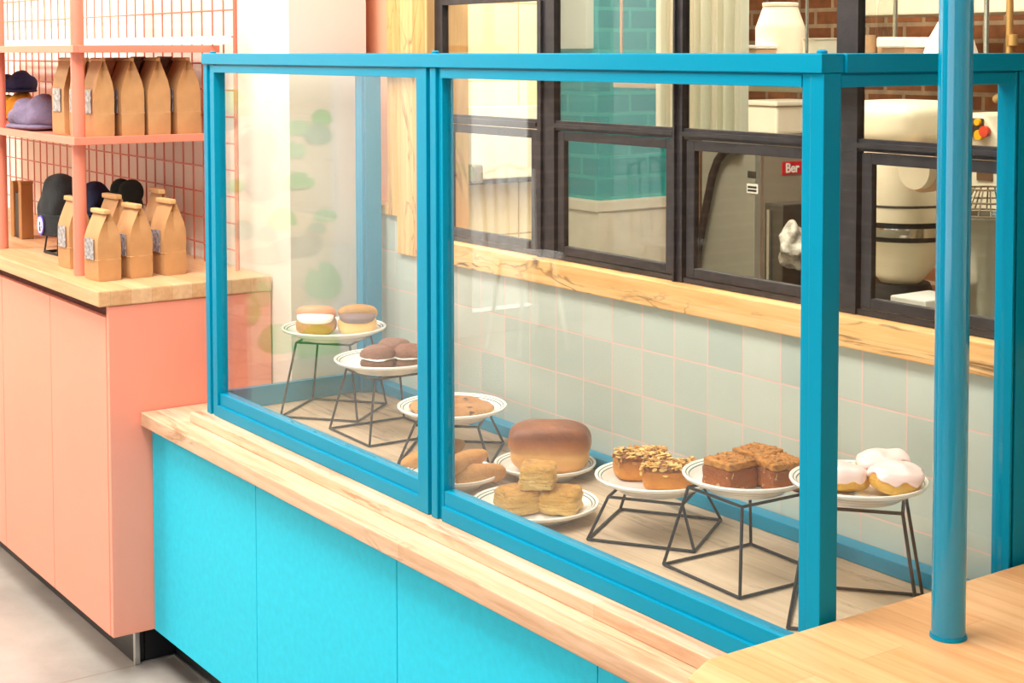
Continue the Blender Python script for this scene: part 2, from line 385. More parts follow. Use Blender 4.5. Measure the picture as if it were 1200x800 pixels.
# tiled wall below the kitchen windows, taller to the left of the wooden jamb
w = MB(); w.box(-3.155, XR, TW, 1.96, 0, .98); w.box(-3.3295, -3.155, TW, 1.96, 0, 1.068)
struct('wall_back', w.build('wall_back', 'tile'))
struct('wall_back_upper', MB().box(-3.75, -3.17, 1.910, 1.965, 1.0895, ZC).build('wall_back_upper', 'wallpink'))
struct('wall_above_windows', MB().box(-3.02, XR, 1.88, 1.98, 2.0, ZC).build('wall_above_windows', 'white'))
w = MB(); w.box(XL - .1, XL, -1.473, 1.76, 0, ZC); w.box(XL - .1, XL, -1.889, -1.473, 1.75, ZC); w.box(XL - .1, XL, -1.889, -1.473, 0, .12)
struct('wall_left', w.build('wall_left', 'white'))
struct('wall_left_brick', MB().box(XL - .1, XL, YF, -1.889, 0, ZC).build('wall_left_brick', 'brickleft'))
struct('wall_right', MB().box(XR, XR + .1, YF, YB, 0, ZC).build('wall_right', 'white'))  # unseen wall, added to cut the light from the right
struct('wall_front', MB().box(XL, -2.6, YF - .1, YF, 0, ZC).build('wall_front', 'brickopp'))
w = MB(); w.box(-2.6, XR, YF - .1, YF, 0, .35); w.box(1.6, XR, YF - .1, YF, .35, ZC); w.box(-2.6, 1.6, YF - .1, YF, 2.75, ZC)  # unseen; storefront opening narrowed to shape the daylight
struct('wall_front_low', w.build('wall_front_low', 'white'))
struct('wall_back_right', MB().box(-.86, XR, 1.88, 1.98, 1.031, 2.0).build('wall_back_right', 'white'))
# wooden jamb, sill and ledge
w = MB(); w.box(-3.20, -3.155, 1.850, 1.9095, 1.068, ZC, .003); w.box(-3.155, -3.018, 1.850, 1.965, .98, ZC, .003)
struct('trim_1', w.build('trim_1', 'jamb'))
struct('trim_2', MB().box(-3.018, XR, 1.845, 1.965, .98, 1.03, .003).build('trim_2', 'sill'))
struct('trim_3', MB().box(-3.3295, -3.20, 1.853, 1.965, 1.068, 1.089, .002).box(-3.75, -3.3297, 1.869, 1.965, 1.068, 1.089).build('trim_3', 'sill'))

# kitchen windows: black steel frames, fixed light above, hinged sash below
bays = [(-2.985, -2.616, .034, .060), (-2.556, -2.181, .060, .024), (-2.157, -1.775, .024, .046), (-1.729, -1.345, .046, .05), (-1.295, -.9, .05, .05)]
for i, (x0, x1, ml, mr) in enumerate(bays):
    wn = struct('window_%d' % (i + 1)); wn.name = 'window_%d' % (i + 1)
    zt = 1.5625 if i == 0 else 1.66
    f = MB()
    lx = x0 - ml * (1 if i == 0 else .5); rx = x1 + mr * .5
    zb = 1.031
    f.box(lx, x0, 1.872, 1.889, zb, zt + .06); f.box(x1, rx, 1.872, 1.889, zb, zt + .06)
    f.box(x0, x1, 1.872, 1.889, zt, zt + .06)
    f.box(x0, x1, 1.875, 1.889, 1.296, 1.316); f.box(x0, x1, 1.868, 1.875, 1.302, 1.310)
    f.box(x0, x1, 1.875, 1.889, zb, 1.040)
    if i != 2 and i != 4: f.box(x1 + mr * .15, x1 + mr * .35, 1.866, 1.872, zb, zt)
    f.build('window_frame', 'steel', wn, O0)
    sh = MB(); a, b, c, d = x0 + .006, x1 - .006, 1.042, 1.294; k = .022; kz = .018
    sh.box(a, a + k, 1.877, 1.8895, c, d, .002); sh.box(b - k, b, 1.877, 1.8895, c, d, .002); sh.box(a + k, b - k, 1.877, 1.8895, c, c + kz, .002); sh.box(a + k, b - k, 1.877, 1.8895, d - kz, d, .002)
    so = sh.build('window_sash', 'steel', wn, O0)
    MB().box(a + k, b - k, 1.882, 1.885, c + kz, d - kz).build('window_pane', 'winglass', so, O0)
    MB().box(x0, x1, 1.880, 1.883, 1.316, zt).build('window_pane', 'winglass', wn, O0)
    if i == 0:
        h = MB(); h.tube([(a + .03, 1.868, 1.18), (a + .055, 1.866, 1.18)], .0035, 8); h.tube([(a + .03, 1.868, 1.18), (a + .03, 1.882, 1.18)], .004, 8)
        h.build('window_handle', 'black', so, O0)
struct('wall_above_frames', MB().box(-3.02, XR, 1.875, 1.93, 1.722, 2.0).build('wall_above_frames', 'steel'))

# ------------------------------------------------------------------ pink base cabinets, worktop, plinth
PF, PX = 1.246, -3.432
seams = [PX, -3.845, -4.250, -5.45]
plab = ['salmon pink base cabinet at the near end of the run beside the turquoise counter', 'salmon pink base cabinet second from the near end of the run',
        'salmon pink base cabinet at the left edge of the photo']
for i in range(3):
    x1, x0 = seams[i], seams[i + 1]
    t = thing('base_cabinet', ((x0 + x1) / 2, PF, .1), plab[i], 'cabinet', 'pink base cabinets')
    b = MB(); b.box(x0, x1 - (.02 if i == 0 else 0), PF + .02, 1.655, .1, .874); b.build('body', 'pink', t)
    d = MB(); d.box(x0 + .0015, x1 - (.018 if i == 0 else .0015), PF, PF + .019, .1, .846, .0015); d.build('door', 'pink', t)
    if i == 0: MB().box(x1 - .016, x1, PF + .001, 1.655, .1, .874, .0015).build('end_panel', 'pink', t)
    MB().box(x0, x1 - (.02 if i == 0 else 0), PF + .012, PF + .0195, .848, .874).build('gap_shade', 'gap', t, label='dark reddish strip above the door, gap shade painted into its colour')
tag(MB().box(-5.48, -3.427, 1.222, 1.655, .875, .912, .004).build('worktop', 'maplepink', None, (-4.2, 1.44, .875)), 'maple worktop on the salmon pink cabinets, carrying paper coffee bags', 'worktop')
t = thing('plinth', (-4.3, 1.33, 0), 'black plinth with metal corner strip under the pink cabinets', 'plinth')
p = MB(); p.box(-5.45, -3.497, 1.324, 1.345, 0, .099); p.box(-3.515, -3.492, 1.346, 1.60, 0, .099); p.build('board', 'kick', t)
MB().box(-3.500, -3.489, 1.319, 1.333, 0, .099, .002).build('corner_strip', 'alu', t, label='aluminium corner strip')
MB().box(-3.491, -3.484, 1.335, 1.42, 0, .006).build('floor_strip', 'alu', t, label='thin aluminium strip along the floor')

# ------------------------------------------------------------------ turquoise counter
TF = 1.346
ts = [-3.430, -2.871, -2.303, -1.732, -1.16, -.6]
tl = ['turquoise front cabinet at the left end of the counter, touching the pink cabinets', 'turquoise front cabinet second from the left, under the glass case',
      'turquoise front cabinet third from the left, under the biscuits', 'turquoise front cabinet at the bottom edge, under the right corner of the case']
for i in range(4):
    x0, x1 = ts[i], ts[i + 1]
    t = thing('counter_cabinet', ((x0 + x1) / 2, TF, .1), tl[i], 'cabinet', 'turquoise counter cabinets')
    MB().box(x0 + (.002 if i == 0 else 0), x1, TF + .02, 1.64 if i == 0 else 1.85, .1, .588).build('body', 'gapshade', t, label='recessed carcass, gap shade painted into its dark colour')
    MB().box(x0 + .0012, x1 - .0012, TF, TF + .019, .1, .572, .0012).build('front_panel', 'turq', t)
t = thing('plinth', (-2.4, 1.43, 0), 'black plinth under the turquoise counter', 'plinth')
MB().box(-3.483, -1.06, 1.42, 1.44, 0, .099).build('board', 'kick', t)
MB().box(-3.483, -1.06, 1.414, 1.4195, 0, .008).build('floor_strip', 'alu', t, label='thin aluminium strip along the floor')
t = thing('counter_worktop', (-2.4, 1.6, .589), 'long maple worktop with a raised step, under the glass case', 'worktop')
m = MB(); m.prism([(-3.428, 1.318), (-1.06, 1.318), (-1.06, 1.855), (-3.322, 1.855), (-3.322, 1.652), (-3.428, 1.652)], .589, .621, bev=.003); m.build('slab', 'maple', t)
MB().box(-3.272, -1.07, 1.374, 1.45, .6212, .6437, .002).build('step_board', 'maple', t)
MB().box(-3.25, -1.07, 1.4505, 1.855, .6212, .6435).build('display_deck', 'deck', t, label='greyed plank deck inside the case')
# high slab at the right with the round pole
HS = .742
t = thing('bar_top', (-.8, 1.5, HS - .07), 'thick honey maple counter top at the lower right corner', 'worktop')
sb = MB(); sb.prism([(-1.312, 1.150), (.1, 1.150), (.1, 1.852), (-1.340, 1.852), (-1.340, 1.205)], HS - .075, HS, bev=.003)
sb.build('top', 'maple2', t)
MB().box(-1.0, .05, 1.24, 1.80, 0, HS - .0755).build('base_cabinet', 'turq', t, label='turquoise base under the top')
pc = Vector((-1.2215, 1.492, HS))
t = thing('support_pole', pc, 'round teal steel pole rising from the maple counter top', 'pole')
MB().tube([pc + Vector((0, 0, .001)), (pc.x, pc.y, ZC - .001)], .0205, 32).build('pole', 'tealgloss', t)
MB().lathe([(.0206, .004), (.0222, .004), (.0226, .0015), (.0226, .0003), (.0206, .0003)], 32, pc).build('base_collar', 'teal', t)

# ------------------------------------------------------------------ glass display case
X0, X1, Y0, Y1, Z0, Z1 = -3.246, -1.353, 1.405, 1.822, .6442, 1.454
case = thing('display_case', ((X0 + X1) / 2, Y0, Z0), 'glass pastry display case with teal painted metal frame on the maple counter', 'display case')
def part(mb, name, mat='teal', label=None): return mb.build(name, mat, case, label=label)
m = MB(); m.box(X0, X1, Y0 - .004, Y0 + .036, 1.430, Z1, .0015); part(m, 'top_rail')
m = MB(); m.box(X1 - .036, X1 + .004, Y0 + .0365, Y1 + .02, 1.430, Z1, .0015); part(m, 'top_rail')
m = MB(); m.box(X0 - .004, X0 + .036, Y0 + .0365, Y1 + .02, 1.430, Z1, .0015); part(m, 'top_rail')
m = MB(); m.box(X0 + .0365, X1 - .0365, Y1 - .016, Y1 + .02, 1.430, Z1, .0015); part(m, 'top_rail')
# front frames (two lights), each with a stepped inner bead
def light(xa, xb, post_l, post_r):
    m = MB(); m.box(xa, xb, Y0, Y0 + .03, 1.412, 1.4275, .001); m.box(xa, xb, Y0 + .004, Y0 + .026, 1.4275, 1.430)
    part(m, 'upper_frame')
    m = MB(); m.box(xa, xb, Y0, Y0 + .032, Z0, .670, .0015); m.box(xa, xb, Y0 + .006, Y0 + .030, .6695, .696, .001); part(m, 'lower_frame')
light(X0 + .0555, -2.3265, 0, 0)
light(-2.2485, X1 - .0385, 0, 0)
def post(boxes, name='post'):
    m = MB()
    for b in boxes: m.box(*b, .0012)
    return part(m, name)
zz = (Z0, 1.4295)
post([(X0, X0 + .020, Y0, Y0 + .03, *zz), (X0 + .020, X0 + .034, Y0 + .005, Y0 + .03, *zz), (X0 + .034, X0 + .055, Y0 + .001, Y0 + .028, *zz)])
post([(-2.326, -2.292, Y0 - .001, Y0 + .03, *zz), (-2.292, -2.281, Y0 + .006, Y0 + .03, *zz), (-2.281, -2.262, Y0 - .0005, Y0 + .03, *zz), (-2.262, -2.249, Y0 + .005, Y0 + .028, *zz)], 'middle_post')
post([(X1 - .038, X1 - .024, Y0 + .001, Y0 + .03, *zz), (X1 - .0235, X1, Y0, Y0 + .031, *zz)], 'corner_post')
post([(X1 - .03, X1, 1.779, 1.783, *zz), (X1 - .03, X1 - .004, 1.7835, 1.789, *zz), (X1 - .03, X1 - .001, 1.7895, Y1 + .018, *zz)])
post([(X0, X0 + .032, 1.790, Y1 + .018, *zz), (X0 + .0325, X0 + .036, 1.798, Y1 + .018, *zz)])
m = MB(); m.box(X1 - .03, X1, Y0 + .0315, 1.7785, 1.412, 1.4275, .001); m.box(X1 - .026, X1 - .004, Y0 + .0315, 1.7785, 1.4275, 1.430); part(m, 'upper_frame')
m = MB(); m.box(X1 - .03, X1, Y0 + .0325, 1.7785, Z0, .69, .001); part(m, 'lower_frame')
m = MB(); m.box(X0, X0 + .03, Y0 + .031, 1.7895, 1.412, 1.4275, .001); part(m, 'upper_frame')
m = MB(); m.box(X0, X0 + .018, Y0 + .0325, 1.7895, Z0, .690, .001); part(m, 'lower_frame')
m = MB(); m.box(X0 + .037, X1 - .031, Y1, 1.856, Z0, .668, .0015); part(m, 'back_rail')
m = MB(); m.box(X0 + .0555, -2.3265, Y0 + .014, Y0 + .020, .6962, 1.4118); part(m, 'glass_pane', 'glass')
m = MB(); m.box(-2.2485, X1 - .0385, Y0 + .014, Y0 + .020, .6962, 1.4118); part(m, 'glass_pane', 'glass')
m = MB(); m.box(X1 - .018, X1 - .012, Y0 + .0315, 1.7785, .6902, 1.4118); part(m, 'glass_pane', 'glass')
m = MB(); m.box(X0 + .010, X0 + .016, Y0 + .0315, 1.7895, .6902, 1.4118); part(m, 'glass_pane', 'glass')
for sx in (X0 + .02, -2.287, X1 - .018):
    m = MB(); m.lathe([(.007, 0), (.007, .003), (.004, .005), (0, .005)], 14, (sx, Y0 + .015, Z1 + .0002)); part(m, 'screw_cap')

# ------------------------------------------------------------------ wire risers
DZ = .6438
def riser(h, loc, ang, label):
    t = thing('wire_riser', (loc[0], loc[1], DZ), label, 'cake stand', 'black wire risers in the case', math.radians(ang))
    a, b, r = .0912, .064, .0026
    def sq(k, z): return [(-k, -k, z), (k, -k, z), (k, k, z), (-k, k, z)]
    def ring(k, z):
        m = MB(); q = sq(k, z)
        for i in range(4): m.tube([q[i], q[(i + 1) % 4]], r, 8)
        return m
    ring(a, r + .0003).build('base_frame', 'wiredark', t, O0)
    ring(b, h - r).build('top_frame', 'wiredark', t, O0)
    for i in range(4):
        p, q = sq(a, r + .0003)[i], sq(b, h - r)[i]
        MB().tube([p, q], r, 8).build('leg', 'wiredark', t, O0)
    return t
PH = .026       # plate height
def plate(c, z, dia, label, group='cream plates with green rim lines'):
    R = dia / 2
    t = MB()
    prof = [(0, .004), (R * .55, .004), (R * .58, 0), (R * .62, 0), (R * .66, .005), (R * .98, PH - .006), (R, PH - .002), (R * .995, PH), (R * .975, PH + .0005), (R * .945, PH - .0018), (R * .93, PH - .0025), (R * .90, PH - .0045), (R * .885, PH - .0056), (R * .83, .0125), (R * .78, .0100), (0, .0095)]
    mats = [0] * 9 + [1, 0, 1] + [0] * 3
    t.lathe(prof, 64, (c[0], c[1], z), mats)
    return tag(t.build('plate', ['ceramic', 'ring'], None, (c[0], c[1], z)), label, 'plate', group)
stands = [  # centre, angle, rim height, plate dia, names
    ((-3.089, 1.645), 39.7, .838, .236, 'far left riser, holding the two filled buns', 'plate of two filled buns on the far left riser'),
    ((-2.847, 1.643), -1.6, .806, .226, 'riser second from the left, holding the chocolate sandwich cakes', 'plate of chocolate sandwich cakes on the second riser from the left'),
    ((-2.617, 1.661), 47, .745, .222, 'low riser behind the middle post, holding the giant cookie', 'plate filled by one giant cookie, behind the middle post'),
    ((-1.991, 1.672), 34, .742, .208, 'low riser right of the loaf, holding the almond slices', 'plate of flaked almond slices right of the loaf'),
    ((-1.752, 1.655), -2, .801, .200, 'riser left of the corner post, holding the crumb squares', 'plate of crumb topped squares left of the corner post'),
    ((-1.526, 1.662), 40, .842, .198, 'tall riser behind the corner post, holding the pink iced scones', 'plate of pink iced scones behind the corner post'),
]
PZ = []
for c, ang, rim, dia, l1, l2 in stands:
    h = rim - PH - DZ
    riser(h, c, ang, 'black wire ' + l1)
    plate(c, DZ + h + .0004, dia, 'cream ' + l2); PZ.append(DZ + h + .0104)
RC, LC, BC = (-2.428, 1.540), (-2.383, 1.724), (-2.182, 1.556)
plate(RC, DZ + .0003, .181, 'cream plate of long bread rolls on the deck behind the middle post')
plate(LC, DZ + .0003, .196, 'cream plate under the brown loaf, on the deck against the tiles')
plate(BC, DZ + .0003, .226, 'cream plate of stacked square biscuits at the front of the deck')
PD = DZ + .0103

# ------------------------------------------------------------------ pastries
RV, FV = Vector((.576, .817, 0)), Vector((.817, -.576, 0))      # picture-right and towards-the-viewer directions on the deck
def put(c, u, z, front):
    """spot on a plate: shifted towards the viewer by front, then sideways until it stands at picture column u"""
    p = Vector((c[0], c[1], z)) + FV * front
    d = p - CAM; dep = d.dot(FW); u0 = CX + FPX * d.dot(RT) / dep
    p = p + RV * ((u - u0) * dep / FPX / RV.dot(RT)); return (p.x, p.y, z)
# giant cookie
m = MB(); m.blob((0, 0, .010), (.077, .077, .0105), 5, 3.0, .004, 34, 2, flat=-.0088)
o = tag(m.build('giant_cookie', 'cookie', None, None), 'giant golden brown cookie covering its plate behind the middle post', 'cookie'); o.location = (-2.617, 1.661, PZ[2])
# loaf : pan loaf, swollen brown top over a paler waist
def loaf_fn(q):
    z = q.z; w_ = math.exp(-((z + .004) / .007) ** 2)
    k = 1 + (.07 if z > .0 else -.10 * min(1, -z / .045)) - .11 * w_
    kx = 1 + (.03 if z > 0 else -.06 * min(1, -z / .045)) - .03 * w_
    return Vector((q.x * kx, q.y * k, z + (.007 * math.cos(q.x / .08 * 1.4) if z > 0 else 0)))
t = thing('bread_loaf', put(LC, 644, PD, 0), 'brown brioche loaf with a swollen top on its plate', 'bread', rz=math.radians(50))
m = MB(); m.blob((0, 0, .043), (.078, .045, .043), p=4.0, amp=.004, freq=18, seed=4, flat=-.0428, fn=loaf_fn, cube=24); m.build('crust', 'loaf', t, O0)
# long rolls, each lying between two points of the picture
for i, (u1, v1, u2, v2, z_, lb) in enumerate([(472, 546, 542, 519, PD + .018, 'long golden bread roll at the back of its plate, reaching past the middle post'),
        (502, 556, 569, 531, PD + .038, 'long golden bread roll in the middle of its plate, on top'), (528, 559, 592, 552, PD + .018, 'long golden bread roll at the right front of its plate')]):
    A, B = at(u1, v1, z=z_), at(u2, v2, z=z_); L = (B - A).length / 2; mid = (A + B) / 2
    m = MB(); m.blob((0, 0, 0), (L, .0225, .0175 if i == 1 else .0195), 5, 2.35, .003, 30, i + 5, flat=-.0135)
    o = tag(m.build('bread_roll', 'roll', None, None), lb, 'bread roll', 'long bread rolls'); o.location = (mid.x, mid.y, mid.z)
    o.rotation_euler = (0, 0, math.atan2(B.y - A.y, B.x - A.x))
# biscuits : square, flaky layers
def biscuit(loc, rz, seed, lb, w=.034, h=.0215):
    def fn(q):
        a = math.atan2(q.y, q.x)
        k = 1 + .07 * noise.noise(Vector((q.z * 170, a * .8 + seed, seed))) + .03 * noise.noise(Vector((q.z * 110, a * 1.5, seed + 5))) - .04 * (abs(q.z) / h) ** 3
        return Vector((q.x * k, q.y * k, q.z))
    m = MB(); m.blob((0, 0, h), (w, w, h), p=7, amp=.003, freq=60, seed=seed, flat=-h + .0002, fn=fn, cube=30)
    o = tag(m.build('biscuit', 'biscuit', None, None), lb, 'biscuit', 'square flaky biscuits'); o.location = loc; o.rotation_euler = (0, 0, math.radians(rz)); return o
biscuit(put(BC, 606, PD, .012), -8, 1, 'square flaky biscuit at the lower left of the stack of three')
biscuit(put(BC, 657.5, PD, .012), 41, 2, 'square flaky biscuit at the lower right of the stack of three')
biscuit(put(BC, 631, PD + .0435, .012), 47, 3, 'square flaky biscuit on top of the stack of three', .031)
# almond slices
def almond(loc, rz, seed, lb, sx=.05, sy=.034):
    t = thing('almond_slice', loc, lb, 'cake', 'flaked almond slices', math.radians(rz))
    rnd = random.Random(seed)
    m = MB(); m.blob((0, 0, .019), (sx, sy, .019), p=5, amp=.005, freq=30, seed=seed, flat=-.0188, cube=14); m.build('cake', 'almcake', t, O0)
    m = MB(); m.blob((0, 0, .0385), (sx * 1.0, sy * 1.0, .006), p=4.0, amp=.005, freq=45, seed=seed + 3, cube=14); m.build('glaze', 'caramel', t, O0, label='sticky brown glaze')
    m = MB()
    for k in range(190):
        x, y = rnd.uniform(-1, 1) * sx * .97, rnd.uniform(-1, 1) * sy * .97
        M_ = Matrix.Translation((x, y, .0440 + rnd.uniform(-.0025, .003))) @ Matrix.Rotation(rnd.uniform(0, 6.28), 4, 'Z') @ Matrix.Rotation(rnd.uniform(-.38, .38), 4, 'X') @ Matrix.Rotation(rnd.uniform(-.38, .38), 4, 'Y')
        L, W = rnd.uniform(.0045, .0078), rnd.uniform(.0028, .0044); m.mi = 1 if rnd.random() < .3 else 0
        m.prism([(L * math.cos(q), W * math.sin(q)) for q in [j * PI / 4 for j in range(8)]], -.0005, .0005, M_)
    for k in range(26):
        a = rnd.uniform(0, 2 * PI); x, y = sx * 1.0 * max(-1, min(1, 1.4 * math.cos(a))), sy * 1.0 * max(-1, min(1, 1.4 * math.sin(a)))
        M_ = Matrix.Translation((x, y, .036 + rnd.uniform(-.006, .006))) @ Matrix.Rotation(a, 4, 'Z') @ Matrix.Rotation(1.2, 4, 'Y') @ Matrix.Rotation(rnd.uniform(0, 3), 4, 'Z')
        m.prism([(.005 * math.cos(q), .003 * math.sin(q)) for q in [j * PI / 4 for j in range(8)]], -.0005, .0005, M_)
    o = m.build('almond_flakes', ['almond', 'almonddark'], t, O0, label='toasted flaked almonds'); o['kind'] = 'stuff'
    return t
c = stands[3][0]; z = PZ[3]
almond(put(c, 751, z, -.037), 60, 1, 'flaked almond slice at the back of its plate', .045, .031)
almond(put(c, 783, z, .036), 44, 2, 'flaked almond slice at the front of its plate', .043, .031)
# crumb squares
def crumbsq(loc, rz, seed, lb):
    t = thing('crumb_square', loc, lb, 'cake', 'crumb topped cake squares', math.radians(rz))
    rnd = random.Random(seed + 40)
    m = MB(); m.blob((0, 0, .0165), (.0305, .0305, .0165), p=18, amp=.003, freq=80, seed=seed, flat=-.0168, cube=16); m.build('cake', 'crumbcake', t, O0)
    m = MB(); m.blob((0, 0, .0385), (.0300, .0300, .0060), p=10, amp=.002, freq=120, seed=seed + 9, cube=16)
    for k in range(170):
        m.blob((rnd.uniform(-.0275, .0275), rnd.uniform(-.0275, .0275), .0435 + rnd.uniform(-.002, .0015)), [rnd.uniform(.0012, .0029) for _ in range(3)], 1)
    m.build('crumb_topping', 'crumb', t, O0, label='brown crumb topping')
    return t
c = stands[4][0]; z = PZ[4]
crumbsq(put(c, 855, z, .022), 3, 1, 'crumb topped square at the left of its plate')
crumbsq(put(c, 913, z, .026), -12, 2, 'crumb topped square at the right of its plate beside the corner post')
crumbsq(put(c, 888, z, -.034), 6, 3, 'crumb topped square at the back of its plate')
# pink iced scones
def scone(loc, rz, seed, lb, a=.0375, b=.034):
    t = thing('iced_scone', loc, lb, 'scone', 'pink iced scones', math.radians(rz))
    h = .0185
    m = MB(); m.blob((0, 0, h), (a, b, h), 5, 2.5, .005, 40, seed, flat=-h + .0003); m.build('scone', 'scone', t, O0)
    def fn(q):
        th = math.atan2(q.y, q.x)
        edge = .0035 + .0045 * math.sin(2 * th + seed) + .003 * math.sin(5 * th + seed * 2) + .002 * math.sin(9 * th + seed)
        if q.z < edge:
            k = max(.80, 1 - (edge - q.z) / .0022 * .2); return Vector((q.x * k, q.y * k, q.z))
        return q
    m = MB(); m.blob((0, 0, h + .0006), (a * 1.06, b * 1.065, h * 1.15), 5, 2.5, .005, 40, seed, flat=-.006, fn=fn); m.build('icing', 'icing', t, O0, label='pale pink icing', sharp=180)
    return t
c = stands[5][0]; z = PZ[5]
scone(put(c, 1050, z + .004, .030), 50, 1, 'pink iced scone at the front right of its plate')
scone(put(c, 985, z, .008), 70, 2, 'pink iced scone at the left, half hidden by the corner post')
scone(put(c, 1034, z + .004, -.048), 60, 3, 'pink iced scone at the back of its plate')
# chocolate sandwich cakes
def whoopie(loc, rz, seed, lb):
    t = thing('sandwich_cake', loc, lb, 'cake', 'chocolate sandwich cakes', math.radians(rz))
    m = MB(); m.blob((0, 0, .0105), (.033, .033, .0105), 4, 3.4, .003, 50, seed, flat=-.0103); m.build('bottom_cake', 'choc', t, O0)
    m = MB(); m.blob((0, 0, .0222), (.0345, .0345, .0036), 3, 3, .003, 40, seed + 1); m.build('cream_filling', 'cream', t, O0, label='white cream filling')
    m = MB(); m.blob((0, 0, .0272), (.0345, .0345, .020), 4, 2.6, .003, 50, seed + 2, flat=-.0035); m.build('top_cake', 'choctop', t, O0)
    return t
c = stands[1][0]; z = PZ[1]
whoopie(put(c, 443, z, .030), 10, 1, 'chocolate sandwich cake at the front left of its plate')
whoopie(put(c, 480, z, .016), 70, 4, 'chocolate sandwich cake at the right, against the middle post')
whoopie(put(c, 461, z, -.047), 30, 7, 'chocolate sandwich cake at the back of its plate')
# filled buns : slit at the front, cream wedge showing
def bun(loc, rz, seed, lb, topmat, fill, lab):
    t = thing('filled_bun', loc, lb, 'bun', 'filled buns', math.radians(rz))
    m = MB(); m.blob((0, 0, .020), (.0445, .042, .020), 4, 3.0, .003, 30, seed, flat=-.0198); m.build('bottom_half', 'bunbrown' if topmat == 'bunpink' else 'bun', t, O0)
    m = MB(); m.blob((0, -.008, .0405), (.0415, .037, .013), 4, 2.6, .002, 30, seed + 1, tilt=(.16, 'X')); m.build('filling', fill, t, O0, label=lab)
    m = MB(); m.blob((0, .008, .0445), (.0440, .0385, .0165), 4, 2.5, .003, 26, seed + 2, tilt=(-.40, 'X')); m.build('top_half', topmat, t, O0)
    return t
c = stands[0][0]; z = PZ[0]
bun(put(c, 370.5, z, .012), 55, 1, 'pink glazed bun filled with white cream, at the left of its plate', 'bunpink', 'cream', 'white cream filling')
bun(put(c, 419, z, .0), 58, 5, 'yellow bun filled with chocolate cream, at the right of its plate', 'bun', 'chocream', 'chocolate cream filling')

# ------------------------------------------------------------------ shelving over the pink cabinets
SX = -3.66; SF = 1.252; SB = 1.60
sh = thing('shelving_unit', (-4.4, 1.43, .9125), 'salmon pink metal shelving with a wire grid back on the pink cabinets', 'shelving')
for (u, v) in ((92, 322), (6.5, 290)):
    p = at(u, v, z=.913); m = MB(); m.tube([(p.x, 1.279, .9127), (p.x, 1.279, ZC - .01)], .0165, 20)
    m.build('post', 'pinkmetal', sh)
MB().tube([(-5.01, 1.279, .9127), (-5.01, 1.279, ZC - .01)], .0165, 20).build('post', 'pinkmetal', sh)
def shelf(zt, zb, name):
    m = MB(); m.box(-5.4, SX, SF, SF + .012, zb, zt, .0015); m.box(SX - .012, SX, SF + .012, SB + .03, zb, zt, .0015)
    m.box(-5.4, SX - .012, SF + .012, SB + .002, zt - .012, zt - .006)
    return m.build(name, 'pinkmetal', sh)
shelf(1.252, 1.233, 'shelf')
shelf(1.474, 1.456, 'shelf')
m = MB(); m.box(-5.4, -3.545, SB + .003, SB + .010, 1.4765, 1.497, .001); m.build('back_rail', 'white', sh, label='back rail painted white as if sunlit')  # sunlight on the rail put into its white colour
m = MB()
x = -3.752
while x > -5.5:
    m.tube([(x, 1.622, .914), (x, 1.622, 2.2)], .0022, 6); x -= .0662
for x in (-3.6857, -3.619): m.tube([(x, 1.622, .914), (x, 1.622, 2.2)], .0022, 6)
zz_ = .967 - .07 * 0
for k in range(19): m.tube([(-5.5, 1.618, .903 + .0665 * k + .06), (-3.545, 1.618, .903 + .0665 * k + .06)], .0022, 6)
m.tube([(-3.545, 1.62, .914), (-3.545, 1.62, 2.2)], .0055, 10)
m.build('wire_grid', 'wire', sh)

# ------------------------------------------------------------------ paper coffee bags
def bag_mesh(w, d, h, fold, seed):
    """kraft block-bottom bag; front faces -y. w along x, d along y"""
    rnd = random.Random(seed); m = MB(); b = m.bm
    zs = [0, .006, .10 * h, .285 * h, .30 * h, .312 * h, .44 * h, .58 * h, .70 * h, .84 * h, .96 * h]
    dep = [.94, .98, 1, 1, 1.035, .985, 1.02, 1.0, .80, .46, .12]
    gus = [0, 0, 0, 0, -.012, .01, 0, .05, .16, .30, .40]        # gusset pushed in, share of w
    rings = []
    for z, k, g in zip(zs, dep, gus):
        y = d / 2 * k; x = w / 2 * (1 - .02 * (z > .3 * h)); j = lambda s_=.0012: rnd.uniform(-s_, s_)
        n = 3
        front = [(-x, -y), (-x * .33, -y - .0015 + j()), (x * .33, -y - .0015 + j()), (x, -y)]
        side = [(x + .0015 - g * .5 * w * .5 + j(), -y * .5), (x + .001 - g * w * .5 + j(), j()), (x + .0015 - g * .5 * w * .5 + j(), y * .5)]
        back = [(x, y), (x * .33, y + .0015 + j()), (-x * .33, y + .0015 + j()), (-x, y)]
        side2 = [(-x - .0015 + g * .5 * w * .5 + j(), y * .5), (-x - .001 + g * w * .5 + j(), j()), (-x - .0015 + g * .5 * w * .5 + j(), -y * .5)]
        rings.append([b.verts.new((q[0], q[1], z + j(.0015) * (0 < z < .9 * h))) for q in front + side + back + side2])
    n = len(rings[0]); fs = []
    for A, B in zip(rings, rings[1:]):
        for j in range(n): fs.append(b.faces.new((A[j], A[(j + 1) % n], B[(j + 1) % n], B[j])))
    fs.append(b.faces.new(rings[0][::-1])); fs.append(b.faces.new(rings[-1]))
    m._fin(fs, False)
    for f in fs: f.smooth = True
    return m
